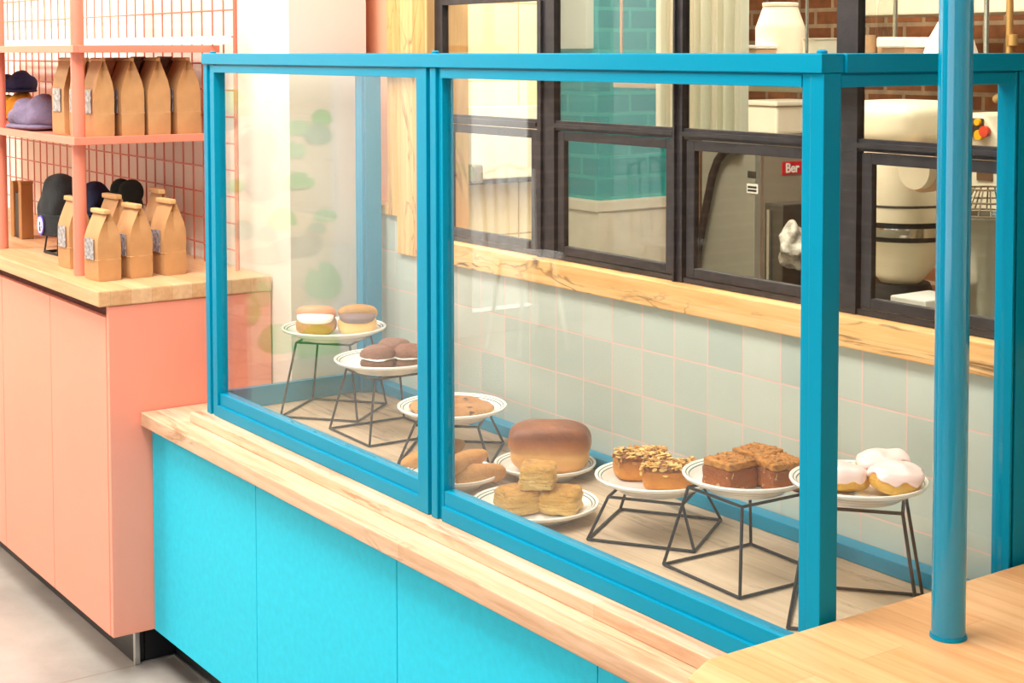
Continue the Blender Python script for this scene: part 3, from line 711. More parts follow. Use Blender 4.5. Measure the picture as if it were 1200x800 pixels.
def make_bag(name, w, d, h, fold, label_, seed, mat='kraft'):
    t = thing(name, O0, 'x', 'paper bag')
    bag_mesh(w, d, h, fold, seed).build('bag_body', mat, t, O0, sharp=24)
    if fold:    # top rolled over towards the front
        m = MB(); m.box(-w / 2 * .99, w / 2 * .99, -.013, .004, h * .945, h * 1.01, .003); m.build('rolled_top', 'tie' if mat == 'kraft' else mat, t, O0)
    else:
        m = MB(); m.box(-w / 2 * .99, w / 2 * .99, -.0045, .0045, h * .955, h * 1.0, .0015); m.build('flat_top', 'tie' if mat == 'kraft' else mat, t, O0)
        m = MB(); m.tube([(-w / 2 * 1.04, -.006, h * .975), (w / 2 * 1.04, -.006, h * .975)], .003, 6); m.build('tin_tie', 'tie' if mat == 'kraft' else mat, t, O0)
    if label_:
        m = MB(); m.box(-w * .30, w * .30, -d / 2 - .0055, -d / 2 - .0035, h * .30, h * .60); m.build('label', 'silver', t, O0, label='crinkled silver label')
    return t
G1 = 'coffee bags on the middle shelf'
BW, BD, BH = .085, .066, .197
ZS = 1.2468
xa = -3.700
def yx(u): return at(u, 155, x=xa).y
fr = make_bag('coffee_bag', BW, BD, BH, 0, 1, 11)
row = [(111, 135, 0), (142, 170, 2), (174, 201, -2), (207, 236, 3)]
labs = ['upright kraft coffee bag just right of the pink post on the middle shelf', 'upright kraft coffee bag second from the pink post on the middle shelf',
        'upright kraft coffee bag third from the pink post on the middle shelf', 'upright kraft coffee bag on the middle shelf nearest the glass case']
for i, (u0, u1, a) in enumerate(row):
    ya, yb2 = yx(u0), yx(u1); yc = (ya + yb2) / 2; sy = (yb2 - ya) / BD * .96
    loc = (xa - BW / 2, yc, ZS)
    if i == 0: o = fr; fr.location = loc; fr['label'] = labs[0]; fr['group'] = G1; fr.rotation_euler = (0, 0, math.radians(a))
    else: o = dup(fr, loc, math.radians(a * .4), labs[i], G1)
    o.scale = (1, sy, 1)
br = make_bag('coffee_bag', BW, BD, BH * 1.01, 0, 0, 12, 'brownpaper')
for i, lb in enumerate(['pale topped kraft bag in the second row on the middle shelf, right behind the post', 'kraft bag in the second row on the middle shelf between first and second bags',
                        'dark brown bag in the second row on the middle shelf between second and third bags', 'dark brown bag in the second row on the middle shelf behind the last kraft bag']):
    loc = (xa - BW * 1.5 - .006, 1.337 + i * .072, ZS)
    if i == 0: b0 = dup(fr, loc, math.radians(-3), lb, G1)
    elif i == 1: dup(fr, loc, math.radians(2), lb, G1)
    elif i == 2: br.location = loc; br['label'] = lb; br['group'] = G1
    else: dup(br, loc, 0, lb, G1)
dup(fr, (at(71, 150, y=1.297).x - BW / 2, 1.33, ZS), math.radians(2), 'kraft coffee bag left of the pink post on the middle shelf beside the purple cap', G1)
G2 = 'coffee bags on the maple worktop'
f2 = make_bag('coffee_bag', .080, .058, .168, 1, 1, 21)
lows = [((-3.612, 1.300), 4, 1.0, 'folded top coffee bag at the front corner of the maple worktop', 1), ((-3.617, 1.380), 6, 1.05, 'folded top coffee bag in the middle of the row of three on the worktop', 1),
        ((-3.618, 1.468), 4, 1.09, 'folded top coffee bag at the right of the row of three on the worktop', 1), ((-3.862, 1.318), 2, 1.06, 'folded top coffee bag left of the pink post on the worktop', 1),
        ((-3.765, 1.385), 6, 1.12, 'folded top coffee bag right behind the pink post on the worktop', 1), ((-3.755, 1.50), -2, 1.17, 'folded top coffee bag at the back against the wire grid', 1)]
for i, (xy, a, s_, lb, _) in enumerate(lows):
    o = f2 if i == 0 else dup(f2, O0)
    o.location = (xy[0], xy[1], .9125); o.rotation_euler = (0, 0, math.radians(a)); o.scale = (1, 1, s_); o['label'] = lb; o['group'] = G2

# ------------------------------------------------------------------ knitted caps and boxes
def folded_cap(loc, rz, mat, lb, s_=1.0, lump=.012):
    t = thing('knit_cap', loc, lb, 'cap', None, math.radians(rz))
    def fn(q): return Vector((q.x * (1 - .35 * max(0, q.z) / .05), q.y, q.z + .010 * math.sin(q.x * 60 + q.y * 30) * (q.z > .02)))
    m = MB(); m.blob((0, 0, .036 * s_), (.085 * s_, .06 * s_, .042 * s_), 4, 2.4, lump, 22, 3, flat=-.030 * s_, fn=fn); m.build('crown', mat, t, O0)
    m = MB(); m.blob((0, -.004, .0085 * s_), (.088 * s_, .064 * s_, .008 * s_), 4, 3, .002, 20, 5); m.build('cuff', mat, t, O0)
    return t
p = at(42, 135, y=1.33)
folded_cap((p.x - .02, 1.345, ZS + .0002), 8, 'knit_purple', 'purple grey knitted cap lying folded on the middle shelf', 1.1, .014)
p = at(14, 135, y=1.47)
folded_cap((p.x - .03, 1.50, ZS + .0002), 8, 'knit_yellow', 'mustard yellow knitted cap at the back of the middle shelf under a navy one', 1.0)
folded_cap((p.x - .03, 1.50, ZS + .0835), 8, 'knit_navy', 'dark navy knitted cap lying on the mustard cap on the middle shelf', .8)
def standing_cap(loc, rz, mat, lb, badge=False, h=.17, legs=True):
    t = thing('knit_cap', (loc[0], loc[1], loc[2] + (.052 if legs else .0)), lb, 'cap', 'knitted caps on wire stands', math.radians(rz))
    def fn(q): k = 1 - .18 * max(0, q.z) / h; return Vector((q.x * k + .012 * math.sin(q.z * 35), q.y * k, q.z))
    m = MB(); m.blob((0, 0, h * .5), (.072, .05, h * .5), 4, 2.6, .008, 24, 3, fn=fn, flat=-h * .5 + .012); m.build('crown', mat, t, O0)
    m = MB(); m.lathe([(.066, .0), (.075, .003), (.077, .03), (.075, .056), (.066, .060)], 32, O0, sy=.75); m.build('cuff', mat, t, O0)
    if badge:
        mt = Matrix.Translation((.004, -.0585, .030)) @ Matrix.Rotation(PI / 2, 4, 'X')
        m = MB(); m.prism([(.021 * math.cos(j * PI / 12), .026 * math.sin(j * PI / 12)) for j in range(24)], 0, .0022, mt); b = m.build('badge_edge', 'badgeblue', t, O0, label='round violet edged badge')
        m = MB(); m.prism([(.017 * math.cos(j * PI / 12), .022 * math.sin(j * PI / 12)) for j in range(24)], .0022, .003, mt); m.build('badge_face', 'badge', b, O0)
        m = MB(); m.prism([(.004 * math.cos(j * PI / 4), .004 + .006 * math.sin(j * PI / 4)) for j in range(8)], .003, .0036, mt); m.prism([(-.006, -.016), (.006, -.016), (.003, -.003), (-.003, -.003)], .003, .0036, mt); m.prism([(.008, -.006), (.013, -.008), (.010, .002)], .003, .0036, mt); m.build('badge_figure', 'black', b, O0)
    if legs:
        s_ = thing('cap_stand', (loc[0], loc[1], loc[2]), 'small black wire stand under the ' + lb.split(',')[0], 'stand', 'wire cap stands', math.radians(rz))
        m = MB(); m.tube([(-.045, -.03, .003), (.045, -.03, .003), (.045, .03, .003), (-.045, .03, .003)], .0025, 6, closed=True); m.build('base_wire', 'black', s_, O0)
        for sx, sy in ((-.045, -.03), (.045, -.03), (.045, .03), (-.045, .03)):
            m = MB(); m.tube([(sx, sy, .003), (sx * .8, sy * .8, .063)], .0025, 6); m.build('leg', 'black', s_, O0)
    return t
p = at(60, 296, z=.9125)
standing_cap((-4.135, 1.375, .9127), 4, 'knit_black', 'charcoal knitted cap with a round white badge, left of the pink post', True, .165)
nc_ = standing_cap((-4.22, 1.50, .9127), 8, 'knit_navy', 'navy knitted cap behind the pink post', False, .185); nc_.scale = (.72, .72, .72)
def cap_arch(loc, mat, lb):
    t = thing('knit_cap', loc, lb, 'cap', 'knitted caps on wire stands')
    m = MB(); m.blob((0, 0, .075), (.05, .038, .075), 4, 2.8, .008, 22, 6, flat=-.075); m.blob((-.035, 0, .165), (.026, .032, .034), 3, 2.2, .004, 20, 7); m.blob((.035, 0, .168), (.026, .032, .034), 3, 2.2, .004, 20, 9)
    m.blob((-.02, 0, .115), (.035, .034, .06), 3, 2.3, .004, 20, 8); m.blob((.02, 0, .115), (.035, .034, .06), 3, 2.3, .004, 20, 8)
    m.build('crown', mat, t, O0); return t
pp = at(128, 300, y=1.455)
cap_arch((-4.06, 1.53, .9127), 'knit_green', 'dark green knitted cap with two rounded ends, behind the folded bags by the grid')
# brown gift boxes by the far post
for k, (u, v, s_, lb) in enumerate([(27, 286, 1, 'tall brown board box right of the far pink post'), (13, 285, .98, 'tall brown board box half hidden behind the far pink post')]):
    x = -4.53 if k == 0 else -4.605
    o = thing('board_box', (x, 1.40 + .0 * k, .9127), lb, 'box', 'tall brown board boxes')
    m = MB(); m.box(x - .014, x + .014, 1.385, 1.420, .9127, 1.072 if k == 0 else 1.068, .0015); m.build('body', 'cardboard', o)
    m = MB(); m.box(x - .0145, x + .0145, 1.384, 1.421, 1.0725 if k == 0 else 1.0685, 1.081 if k == 0 else 1.077, .0015); m.build('lid', 'cardboard', o)
o = tag(MB().box(-4.585, -4.551, 1.388, 1.417, .9127, 1.045, .003).build('dark_tin', 'black', None, (-4.568, 1.40, .9127)), 'dark slim box standing between the two brown boxes', 'box')

# ------------------------------------------------------------------ the kitchen behind the windows
struct('wall_kitchen_rear', MB().box(XL - 2.5, XR, YB, YB + .1, 0, ZC).build('wall_kitchen_rear', 'brick'))
struct('ceiling_kitchen', MB().box(XL - 2.5, XR, 2.02, YB + .1, ZC, ZC + .1).build('ceiling_kitchen', 'white'))
struct('wall_kitchen_left', MB().box(XL - 2.6, XL - 2.5, 1.9, YB + .1, 0, ZC).build('wall_kitchen_left', 'wallcream'))
struct('wall_kitchen_near', MB().box(XL - 2.5, -3.76, 1.87, 1.96, 0, ZC).build('wall_kitchen_near', 'wallcream'))
# cream boarded partition with a hatch board, dark slot and grey bracket
CXX = -4.3
pa = at(527, 60, x=CXX); pb = at(648, 60, x=CXX)
t = thing('boarded_partition', (CXX, (pa.y + pb.y) / 2, 0), 'cream boarded partition seen through the left kitchen window', 'partition')
MB().box(CXX - .08, CXX, pa.y, pb.y, 0, 2.4).build('boards', 'creamboard', t)
p0 = at(526, 60, x=CXX + .03); p1 = at(533.5, 60, x=CXX + .03)
MB().box(CXX + .001, CXX + .03, p0.y, p1.y, 0, 2.4, .003).build('edge_post', 'honey', t, label='honey coloured wooden edge post')
xh = CXX + .07
h0 = at(553, 150, x=xh); h1 = at(632, 150, x=xh); hb = at(590, 209, x=xh).z
m = MB(); m.box(CXX + .0305, xh, h0.y, h1.y + .06, hb, hb + .24, .004); m.build('hatch_board', 'wains', t, label='raised cream hatch board')
m = MB(); m.box(CXX + .001, CXX + .03, h0.y, h1.y + .05, hb - .02, hb + .02); m.build('slot', 'black', t, label='dark slot under the hatch board')
q0 = at(543, 150, x=xh); q1 = at(547, 150, x=xh)
m = MB(); m.box(CXX + .0305, xh + .01, q0.y, q1.y, at(545, 222, x=xh).z, at(545, 150, x=xh).z, .002); m.build('bracket_bar', 'black', t, label='black bracket bar')
g0 = at(547.5, 150, x=xh); g1 = at(561, 150, x=xh)
m = MB(); m.box(CXX + .0305, xh + .03, g0.y, g1.y, at(553, 214, x=xh).z, at(553, 192, x=xh).z, .01); m.build('bracket_plate', 'ss', t, label='grey bracket plate')
# teal brick pillar with cream wainscot
pk = at(700, 236, y=4.0)
wz = pk.z
w = MB(); w.box(pk.x - 1.6, pk.x - .03, 4.03, 4.52, wz, ZC - .001)
for f in w.bm.faces: f.material_index = 1 if abs(f.normal.y) > .5 else 0
pil = struct('wall_pillar', w.build('wall_pillar', ['tealbrick_y', 'tealbrick_x']))
w = MB(); w.box(pk.x - 1.6, pk.x, 4.0, 4.55, 0, wz - .045); w.box(pk.x - 1.61, pk.x + .012, 3.988, 4.56, wz - .045, wz - .001, .004)
w.box(pk.x + .0005, pk.x + .008, 4.0, 4.05, .1, wz - .05); w.box(pk.x + .0005, pk.x + .008, 4.42, 4.46, .1, wz - .05)
struct('wall_pillar_wainscot', w.build('wall_pillar_wainscot', 'wains'))
p0 = at(660, 20, y=4.02); p1 = at(694, 57, y=4.02)
tag(MB().box(p0.x, p1.x, 3.99, 4.029, p1.z, p1.z + .5, .004).build('wall_board', 'curtain', None, (p0.x, 4.02, p1.z)), 'pale board hanging on the teal brick pillar', 'board')
# white curtain
p0 = at(769, 20, y=2.5); p1 = at(873, 20, y=2.5); zb = at(820, 160, y=2.5).z
m = MB(); n = 60; A = []
for j in range(n + 1):
    x = p0.x + (p1.x - p0.x) * j / n; y = 2.5 + .012 * math.sin(j * .85) + .006 * math.sin(j * 2.1)
    A.append((x, y))
poly = A + [(x, y + .003) for x, y in A[::-1]]
m.prism(poly, zb, 2.6)
t = thing('curtain', ((p0.x + p1.x) / 2, 2.5, 2.6), 'white curtain hanging in the kitchen behind the third window', 'curtain')
m.build('cloth', 'curtain', t, sharp=60)
m = MB(); m.tube([(p0.x - .1, 2.5, 2.612), (p1.x + .1, 2.5, 2.612)], .01, 10); m.build('rod', 'ss', t)
for xx in (p0.x - .08, p1.x + .08):
    m = MB(); m.tube([(xx, 2.5, 2.62), (xx, 2.5, ZC - .001)], .005, 8); m.build('hanger', 'ss', t)
# tall grey fridge with the red sign: its corner stands at picture column 891
FY = 4.0
ek = at(891, 250, y=FY); FX = ek.x
fl = at(822, 250, y=FY).x
f1 = at(975, 250, x=FX).y
ft = at(870, 158, y=FY).z
t = thing('upright_fridge', ((FX + fl) / 2, (FY + f1) / 2, 0), 'grey steel upright fridge with a red sign behind the third window', 'fridge')
MB().box(fl, FX - .03, FY, f1, .05, ft, .005).build('body', 'fridge', t)
MB().box(FX - .0295, FX, FY + .012, f1 - .004, .12, ft - .01, .004).build('door', 'fridge', t)
MB().box(FX - .0295, FX + .002, FY - .001, FY + .0115, .06, ft - .005, .001).build('edge_strip', 'alu', t, label='bright edge strip')
MB().box(fl + .02, FX - .06, FY + .03, f1 - .03, 0, .05).build('base', 'black', t)
s0, s1 = at(917, 205, x=FX + .004), at(945, 188, x=FX + .004)
sg = MB().box(FX + .0006, FX + .004, s0.y, s1.y, s0.z, s1.z, .0015).build('sign', 'redsign', t, label='red sign with white letters')
cu = bpy.data.curves.new('lettering', 'FONT'); cu.body = 'Ber'; cu.size = (s1.z - s0.z) * 1.0; cu.extrude = .0008; cu.offset = .0012
to = bpy.data.objects.new('lettering_curve', cu); C.objects.link(to)
bpy.context.view_layer.update()
me = bpy.data.meshes.new_from_object(to.evaluated_get(bpy.context.evaluated_depsgraph_get())); bpy.data.objects.remove(to)
mx = Matrix(((0, 0, 1, 0), (1, 0, 0, 0), (0, 1, 0, 0), (0, 0, 0, 1)))
me.transform(Matrix.Translation(Vector((FX + .0048, at(919.5, 200, x=FX).y, s0.z + (s1.z - s0.z) * .17)) - t.location) @ mx)
me.materials.append(MAT['signwhite']); lo = bpy.data.objects.new('lettering', me); C.objects.link(lo); lo.parent = sg
l0, l1 = at(875, 226, y=FY - .002), at(888, 216, y=FY - .002)
lb_ = MB().box(l0.x, l1.x, FY - .002, FY - .0005, l0.z, l1.z).build('label', 'signwhite', t, label='small white label')
sub_ = MB(); hh = (l1.z - l0.z)
for k in (.3, .65): sub_.box(l0.x + .006, l1.x - .006, FY - .0028, FY - .0021, l0.z + hh * k - .004, l0.z + hh * k + .004)
sub_.build('print_lines', 'ssdark', lb_, t.location)
l0, l1 = at(876, 208, y=FY - .002), at(886, 201, y=FY - .002)
MB().box(l0.x, l1.x, FY - .0015, FY - .0005, l0.z, l1.z).build('label', 'ssdark', t, label='faint grey label')
# black hose leaning against the side of the fridge
pts = [at(u, v, y=FY - .03) for u, v in ((866, 176), (856, 174.5), (848, 178), (841, 188), (835, 205), (826, 250), (815, 310))]
a = pts[-1]; d_ = (a - pts[-2]).normalized(); pts.append(a + d_ * ((a.z - .02) / -d_.z))
tag(MB().tube(pts, .016, 12).build('hose', 'hose', None, None), 'black hose leaning against the side of the grey fridge', 'hose')
# tub on the fridge
c0, c1 = at(872, 140, y=FY + .1), at(962, 140, x=FX - .02); ct = at(900, 118, y=FY + .1).z
t = thing('storage_tub', ((FX + fl) / 2, FY + .3, ft + .001), 'cream tub standing on top of the grey fridge', 'tub')
MB().box(c0.x, FX - .02, FY + .1, c1.y, ft + .001, ct - .02, .01).build('body', 'plastic', t)
MB().box(c0.x - .01, FX - .01, FY + .09, c1.y + .01, ct - .0195, ct, .006).build('lid', 'plastic', t)
# brown locker left of the fridge
LY = 4.05
b0, b1 = at(795, 250, y=LY), at(821, 250, y=LY); lt = at(812, 160, y=LY).z; b1.x = min(b1.x, fl - .004)
t = thing('brown_locker', ((b0.x + b1.x) / 2, LY, 0), 'brown locker between the second mullion and the fridge', 'locker')
MB().box(b0.x, b1.x, LY + .02, LY + .06, 0, lt, .004).build('body', 'darkbrown', t)
MB().box(b0.x + .004, b1.x - .004, LY, LY + .0195, .05, lt - .01, .003).build('door', 'darkbrown', t)
kp = at(812, 244, y=LY - .01); m = MB(); m.tube([(kp.x, LY - .0005, kp.z), (kp.x, LY - .02, kp.z)], .012, 12); m.build('knob', 'ss', t)
# dark trolley with a plastic bag, its corner at picture column 917
GY = 3.6
dk = at(917, 300, y=GY); dl = at(895.5, 300, y=GY).x; d1 = at(975, 300, x=dk.x).y; dt = at(917, 240, y=GY).z
d1 = min(d1, FY - .02)
t = thing('steel_trolley', ((dk.x + dl) / 2, (GY + d1) / 2, 0), 'dark steel cabinet trolley in front of the fridge', 'trolley')
MB().box(dl, dk.x, GY, d1, .08, dt, .006).build('body', 'ssdark', t)
e0 = at(901, 300, y=GY); MB().box(e0.x, e0.x + .012, GY - .012, GY - .0005, .12, dt - .02, .002).build('handle', 'alu', t, label='bright upright handle')
for sx in (dl + .035, dk.x - .035):
    for sy in (GY + .04, d1 - .04): MB().lathe([(0, 0), (.025, 0), (.03, .04), (.025, .0795), (0, .0795)], 12, (sx, sy, 0)).build('caster', 'black', t)
bp = at(928, 288, x=dk.x + .04)
m = MB(); m.blob((0, 0, 0), (.03, .05, .075), 4, 2.2, .03, 30, 4)
o = tag(m.build('hanging_plastic_bag', 'bag', None, None), 'crumpled clear plastic bag hanging on the steel trolley', 'bag'); o.location = (dk.x + .047, bp.y, bp.z)
# shelf with canister, tub and tray
SY = 2.75; sz = at(900, 96, y=SY).z
x0_, x1_ = at(797, 96, y=SY + .1).x, at(990, 96, y=SY).x
t = thing('kitchen_shelf', ((x0_ + x1_) / 2, SY, 0), 'steel kitchen shelf behind the top rail, holding a white canister', 'shelf')
MB().box(x0_, x1_, SY - .14, SY + .05, sz - .02, sz, .002).build('board', 'ss', t)
for xx in (x0_ + .012, x1_ - .008):
    for yy in (SY - .12, SY + .03): MB().tube([(xx, yy, sz + .0005), (xx, yy, ZC - .001)], .004, 8).build('hanger', 'ss', t)
cc = at(914, 90, y=SY); rr = (at(936.5, 40, y=SY) - at(892, 40, y=SY)).length / 2 * .92
htop = at(914, 3.5, y=SY).z - sz
t = thing('canister', (cc.x, SY, sz + .0005), 'tall white canister with sloping shoulders on the kitchen shelf', 'canister')
MB().lathe([(0, 0), (rr * .96, 0), (rr, .008), (rr, htop * .68), (rr * .95, htop * .73), (rr * .72, htop * .93), (rr * .70, htop * .95)], 32, t.location).build('body', 'plastic', t)
MB().lathe([(rr * .71, htop * .951), (rr * .73, htop * .955), (rr * .73, htop * .99), (rr * .70, htop), (0, htop)], 32, t.location).build('lid', 'plastic', t)
cc = at(966, 90, y=SY - .01); t = thing('white_tub', (cc.x, SY - .01, sz + .0005), 'low cream tub at the right end of the kitchen shelf', 'tub')
rr2 = (at(985, 60, y=SY) - at(945, 60, y=SY)).length / 2 * .95; hb2 = at(966, 45, y=SY).z - sz
MB().lathe([(0, 0), (rr2 * .82, 0), (rr2 * .98, hb2 * .97)], 32, t.location).lathe([(rr2 * .98, hb2 * .97), (rr2 * 1.02, hb2 * .98), (rr2 * 1.02, hb2), (rr2 * .95, hb2), (rr2 * .8, .004), (0, .004)], 32, t.location).build('body', 'plastic', t)
cc = at(888, 90, y=SY - .07); o = thing('tray', (cc.x, SY - .075, sz + .0005), 'tan tray with white rim left of the canister', 'tray')
hb3 = at(890, 53, y=SY - .07).z - sz
MB().box(cc.x - .03, cc.x + .045, SY - .12, SY - .05, sz + .0005, sz + hb3 * .9, .004).build('body', 'tan', o)
MB().box(cc.x - .032, cc.x + .047, SY - .122, SY - .048, sz + hb3 * .905, sz + hb3, .002).build('rim', 'signwhite', o)
# steel work table with the two mixers
TY0, TY1 = 2.7, 3.7
tz = .72
tx0, tx1 = -3.35, -1.6
t = thing('work_table', ((tx0 + tx1) / 2, 3.2, 0), 'steel work table behind the right kitchen window, under the mixers', 'table')
MB().box(tx0, tx1, TY0, TY1, tz - .04, tz, .003).build('table_top', 'ss', t)
for xx in (tx0 + .05, tx1 - .05):
    for yy in (TY0 + .05, TY1 - .05): MB().tube([(xx, yy, 0), (xx, yy, tz - .0405)], .02, 12).build('leg', 'ss', t)
# planetary mixer
MY = 3.3
mc = at(1056, 260, y=MY); k1 = (at(1057, 260, y=MY) - at(1056, 260, y=MY)).length * .77
def mz(v): return at(1056, v, y=MY - .1).z
R = 56 * k1
zt_ = tz + .0005
t = thing('planetary_mixer', (mc.x, MY, zt_), 'cream mixer with black and chrome bands left of the round pole, behind the window', 'mixer')
L = t.location
m = MB(); m.lathe([(0, mz(176)), (R * .97, mz(176)), (R, mz(182)), (R, mz(240)), (R * 1.0, mz(243))], 40, (mc.x, MY, 0)); m.lathe([(R, mz(243)), (R * 1.01, mz(250)), (R * 1.01, mz(262)), (0, mz(262))], 40, (mc.x, MY, 0)); m.build('housing', 'cream_enamel', t)
m = MB(); m.lathe([(R * 1.002, mz(241.5)), (R * 1.015, mz(242)), (R * 1.015, mz(244)), (R * 1.002, mz(244.5))], 40, (mc.x, MY, 0)); m.build('trim_line', 'ssdark', t, label='thin dark line around the housing')
m = MB(); m.lathe([(0, mz(262.3)), (R * 1.01, mz(262.3)), (R * 1.01, mz(268)), (0, mz(268))], 40, (mc.x, MY, 0)); m.build('band', 'black', t, label='black band')
m = MB(); m.lathe([(0, mz(268.3)), (R * 1.03, mz(268.3)), (R * 1.04, mz(274)), (R * 1.03, mz(279)), (0, mz(279))], 40, (mc.x, MY, 0)); m.build('chrome_band', 'chrome', t, label='chrome band')
m = MB(); m.lathe([(0, mz(279.3)), (R * 1.0, mz(279.3)), (R * .98, mz(285)), (0, mz(285))], 40, (mc.x, MY, 0)); m.build('band', 'black', t, label='black band')
m = MB(); m.lathe([(0, mz(285.3)), (R * .93, mz(285.3)), (R * .80, mz(310)), (R * .42, mz(338)), (0, mz(338))], 40, (mc.x, MY, 0)); m.build('bowl', 'cream_enamel', t, label='cream bowl tapering downwards')
m = MB(); m.lathe([(0, mz(338.3)), (R * .6, mz(338.3)), (R * .7, mz(352)), (R * .7, zt_), (0, zt_)], 40, (mc.x, MY, 0)); m.build('base', 'black', t, label='black base')
cz = mz(158)
m = MB(); m.blob((mc.x + .0, MY, (mz(176) + mz(118)) / 2), (R * 1.12, R * 1.1, (mz(118) - mz(176)) / 2 - .001), 4, 4.0); m.build('head', 'cream_enamel', t, label='rounded cream head')
q = at(1078, 198, y=MY - .14)
m = MB(); m.tube([(q.x, MY - R * .8, q.z), (q.x + .0, MY - R * 1.25, q.z)], R * .40, 24); m.build('hub', 'cream_enamel', t, label='round hub')
m = MB(); m.tube([(q.x, MY - R * .8, q.z), (q.x, MY - R * 1.02, q.z)], R * .47, 24); m.build('hub_ring', 'tan', t, label='brown ring around the hub')
# spiral mixer
NY = 3.15
nc = at(1158, 300, y=NY); k2 = (at(1159, 300, y=NY) - at(1158, 300, y=NY)).length * .77
def nz(v): return at(1158, v, y=NY - .1).z
R2 = 52 * k2
t = thing('spiral_mixer', (nc.x, NY, tz + .0005), 'cream spiral mixer with steel bowl and coloured buttons, right of the round pole', 'mixer')
m = MB(); m.lathe([(0, tz + .0005), (R2 * .9, tz + .0005), (R2 * .95, tz + .02), (R2, nz(268)), (R2 * 1.03, nz(264)), (R2 * 1.03, nz(258)), (R2 * .97, nz(258)), (R2 * .9, nz(300)), (0, nz(310))], 40, (nc.x, NY, 0)); m.build('bowl', 'ss', t, label='steel bowl')
m = MB()
for j in range(22):
    a = 2 * PI * j / 22
    m.tube([(nc.x + R2 * 1.0 * math.cos(a), NY + R2 * math.sin(a), nz(256)), (nc.x + R2 * .55 * math.cos(a), NY + R2 * .55 * math.sin(a), nz(226))], .0022, 6)
for rr_, v_ in ((1.0, 256), (.78, 241), (.55, 226)):
    m.tube([(nc.x + R2 * rr_ * math.cos(2 * PI * j / 36), NY + R2 * rr_ * math.sin(2 * PI * j / 36), nz(v_)) for j in range(36)], .0026, 6, closed=True)
m.build('wire_guard', 'chrome', t, label='chrome wire guard')
cy0 = NY + R2 * 1.06
b0 = at(1121, 230, y=cy0); b1 = at(1187, 230, y=cy0)
m = MB(); m.box(b0.x, b1.x + .03, cy0, cy0 + .25, tz + .0005, at(1140, 178, y=cy0).z, .012); m.build('column', 'cream_enamel', t, label='cream column')
l0, l1 = at(1145, 211, y=cy0), at(1164, 199, y=cy0)
m = MB(); m.box(l0.x, l1.x, cy0 - .003, cy0 - .0005, l0.z, l1.z, .001); m.build('name_plate', 'darkbrown', t, label='small brown plate')
zc0 = at(1140, 178, y=cy0).z; zc1 = at(1140, 133, y=cy0).z
h_ = zc1 - zc0
prof = [(b0.x, zc0 + .0005), (b1.x + .002, zc0 + .0005), (at(1160, 140, y=cy0).x, zc1), (b0.x, zc1)]
mt = Matrix(((1, 0, 0, 0), (0, 0, 1, 0), (0, 1, 0, 0), (0, 0, 0, 1)))
m = MB(); m.prism(prof, cy0 - .02, cy0 + .2, mt, .008); m.build('control_head', 'cream_enamel', t, label='cream control head')
yb_ = cy0 - .021
m = MB(); a, b = at(1129, 160, y=yb_), at(1153, 139, y=yb_); m.box(a.x, b.x, yb_ - .002, yb_, a.z, b.z, .004); panel_ = m.build('control_panel', 'ssdark', t, label='dark control panel')
for (u, v, r_, mt_) in ((1147, 143, 4, 'yellow'), (1149, 158, 6, 'yellow'), (1155.5, 154, 6.5, 'redbtn'), (1133, 156, 3.5, 'redbtn'), (1138, 147, 5, 'ss')):
    q = at(u, v, y=yb_ - .003); r_ *= k2 * 1.1
    m = MB(); m.tube([(q.x, yb_ - .0022 , q.z), (q.x, yb_ - .010 - r_ * .3, q.z)], r_, 16); m.build('button', mt_, t)
# stack of white trays between the mixers
q = at(1082, 360, y=3.0)
for k in range(5):
    z0 = tz + .0005 + k * .0305
    tag(MB().box(-2.53, -2.42, 2.86, 3.0, z0, z0 + .026, .004).build('white_tray', 'signwhite', None, (-2.475, 2.93, z0)), ['white tray at the bottom of the stack beside the pole', 'white tray second from the bottom of the stack beside the pole', 'white tray in the middle of the stack beside the pole', 'white tray second from the top of the stack beside the pole', 'white tray at the top of the stack beside the pole'][k], 'tray', 'stacked white trays')
for k, (u, v, lb) in enumerate(((1136, 368, 'folded white cloth on the steel table under the bowl'), (1180, 372, 'white paper sheet on the steel table at the right'))):
    q = at(u, v, z=tz); tag(MB().box(q.x - .06, q.x + .06, q.y - .04, q.y + .04, tz + .0005, tz + .006, .002).build('cloth', 'signwhite', None, (q.x, q.y, tz + .0005)), lb, 'cloth')
# pipes and duct on the rear brick wall
q = at(1183, 40, y=4.3)
t = thing('gas_pipe', (q.x, 4.3, 1.0), 'brass coloured pipe running down the kitchen at the right edge', 'pipe')
e0 = at(1183, 110, y=4.3).z; q2 = at(1168, 116, y=4.3)
MB().tube([(q.x, 4.3, ZC - .001), (q.x, 4.3, e0 + .02), (q.x - .006, 4.3, e0 + .004), (q.x - .02, 4.3, e0 - .004), (q2.x, 4.3, q2.z), (q2.x - .01, 4.33, q2.z), (q2.x - .01, YB - .002, q2.z)], .012, 12).build('pipe', 'pipe', t)
q3 = at(1183, 47, y=4.3); MB().lathe([(.0, -.02), (.018, -.018), (.018, .018), (0, .02)], 12, (q.x + .012, 4.3, q3.z)).build('valve', 'pipe', t)
t = thing('ceiling_duct', (-2.6, 4.6, 0), 'pale horizontal duct across the top of the right kitchen window', 'duct')
zd = at(1120, 16, y=4.5).z
MB().box(-4.2, -.8, 4.5, 4.85, zd, zd + .16, .01).build('duct', 'plastic', t)
for xx in (-4.0, -2.6, -1.0): MB().tube([(xx, 4.67, zd + .161), (xx, 4.67, ZC - .001)], .012, 8).build('hanger', 'ss', t)
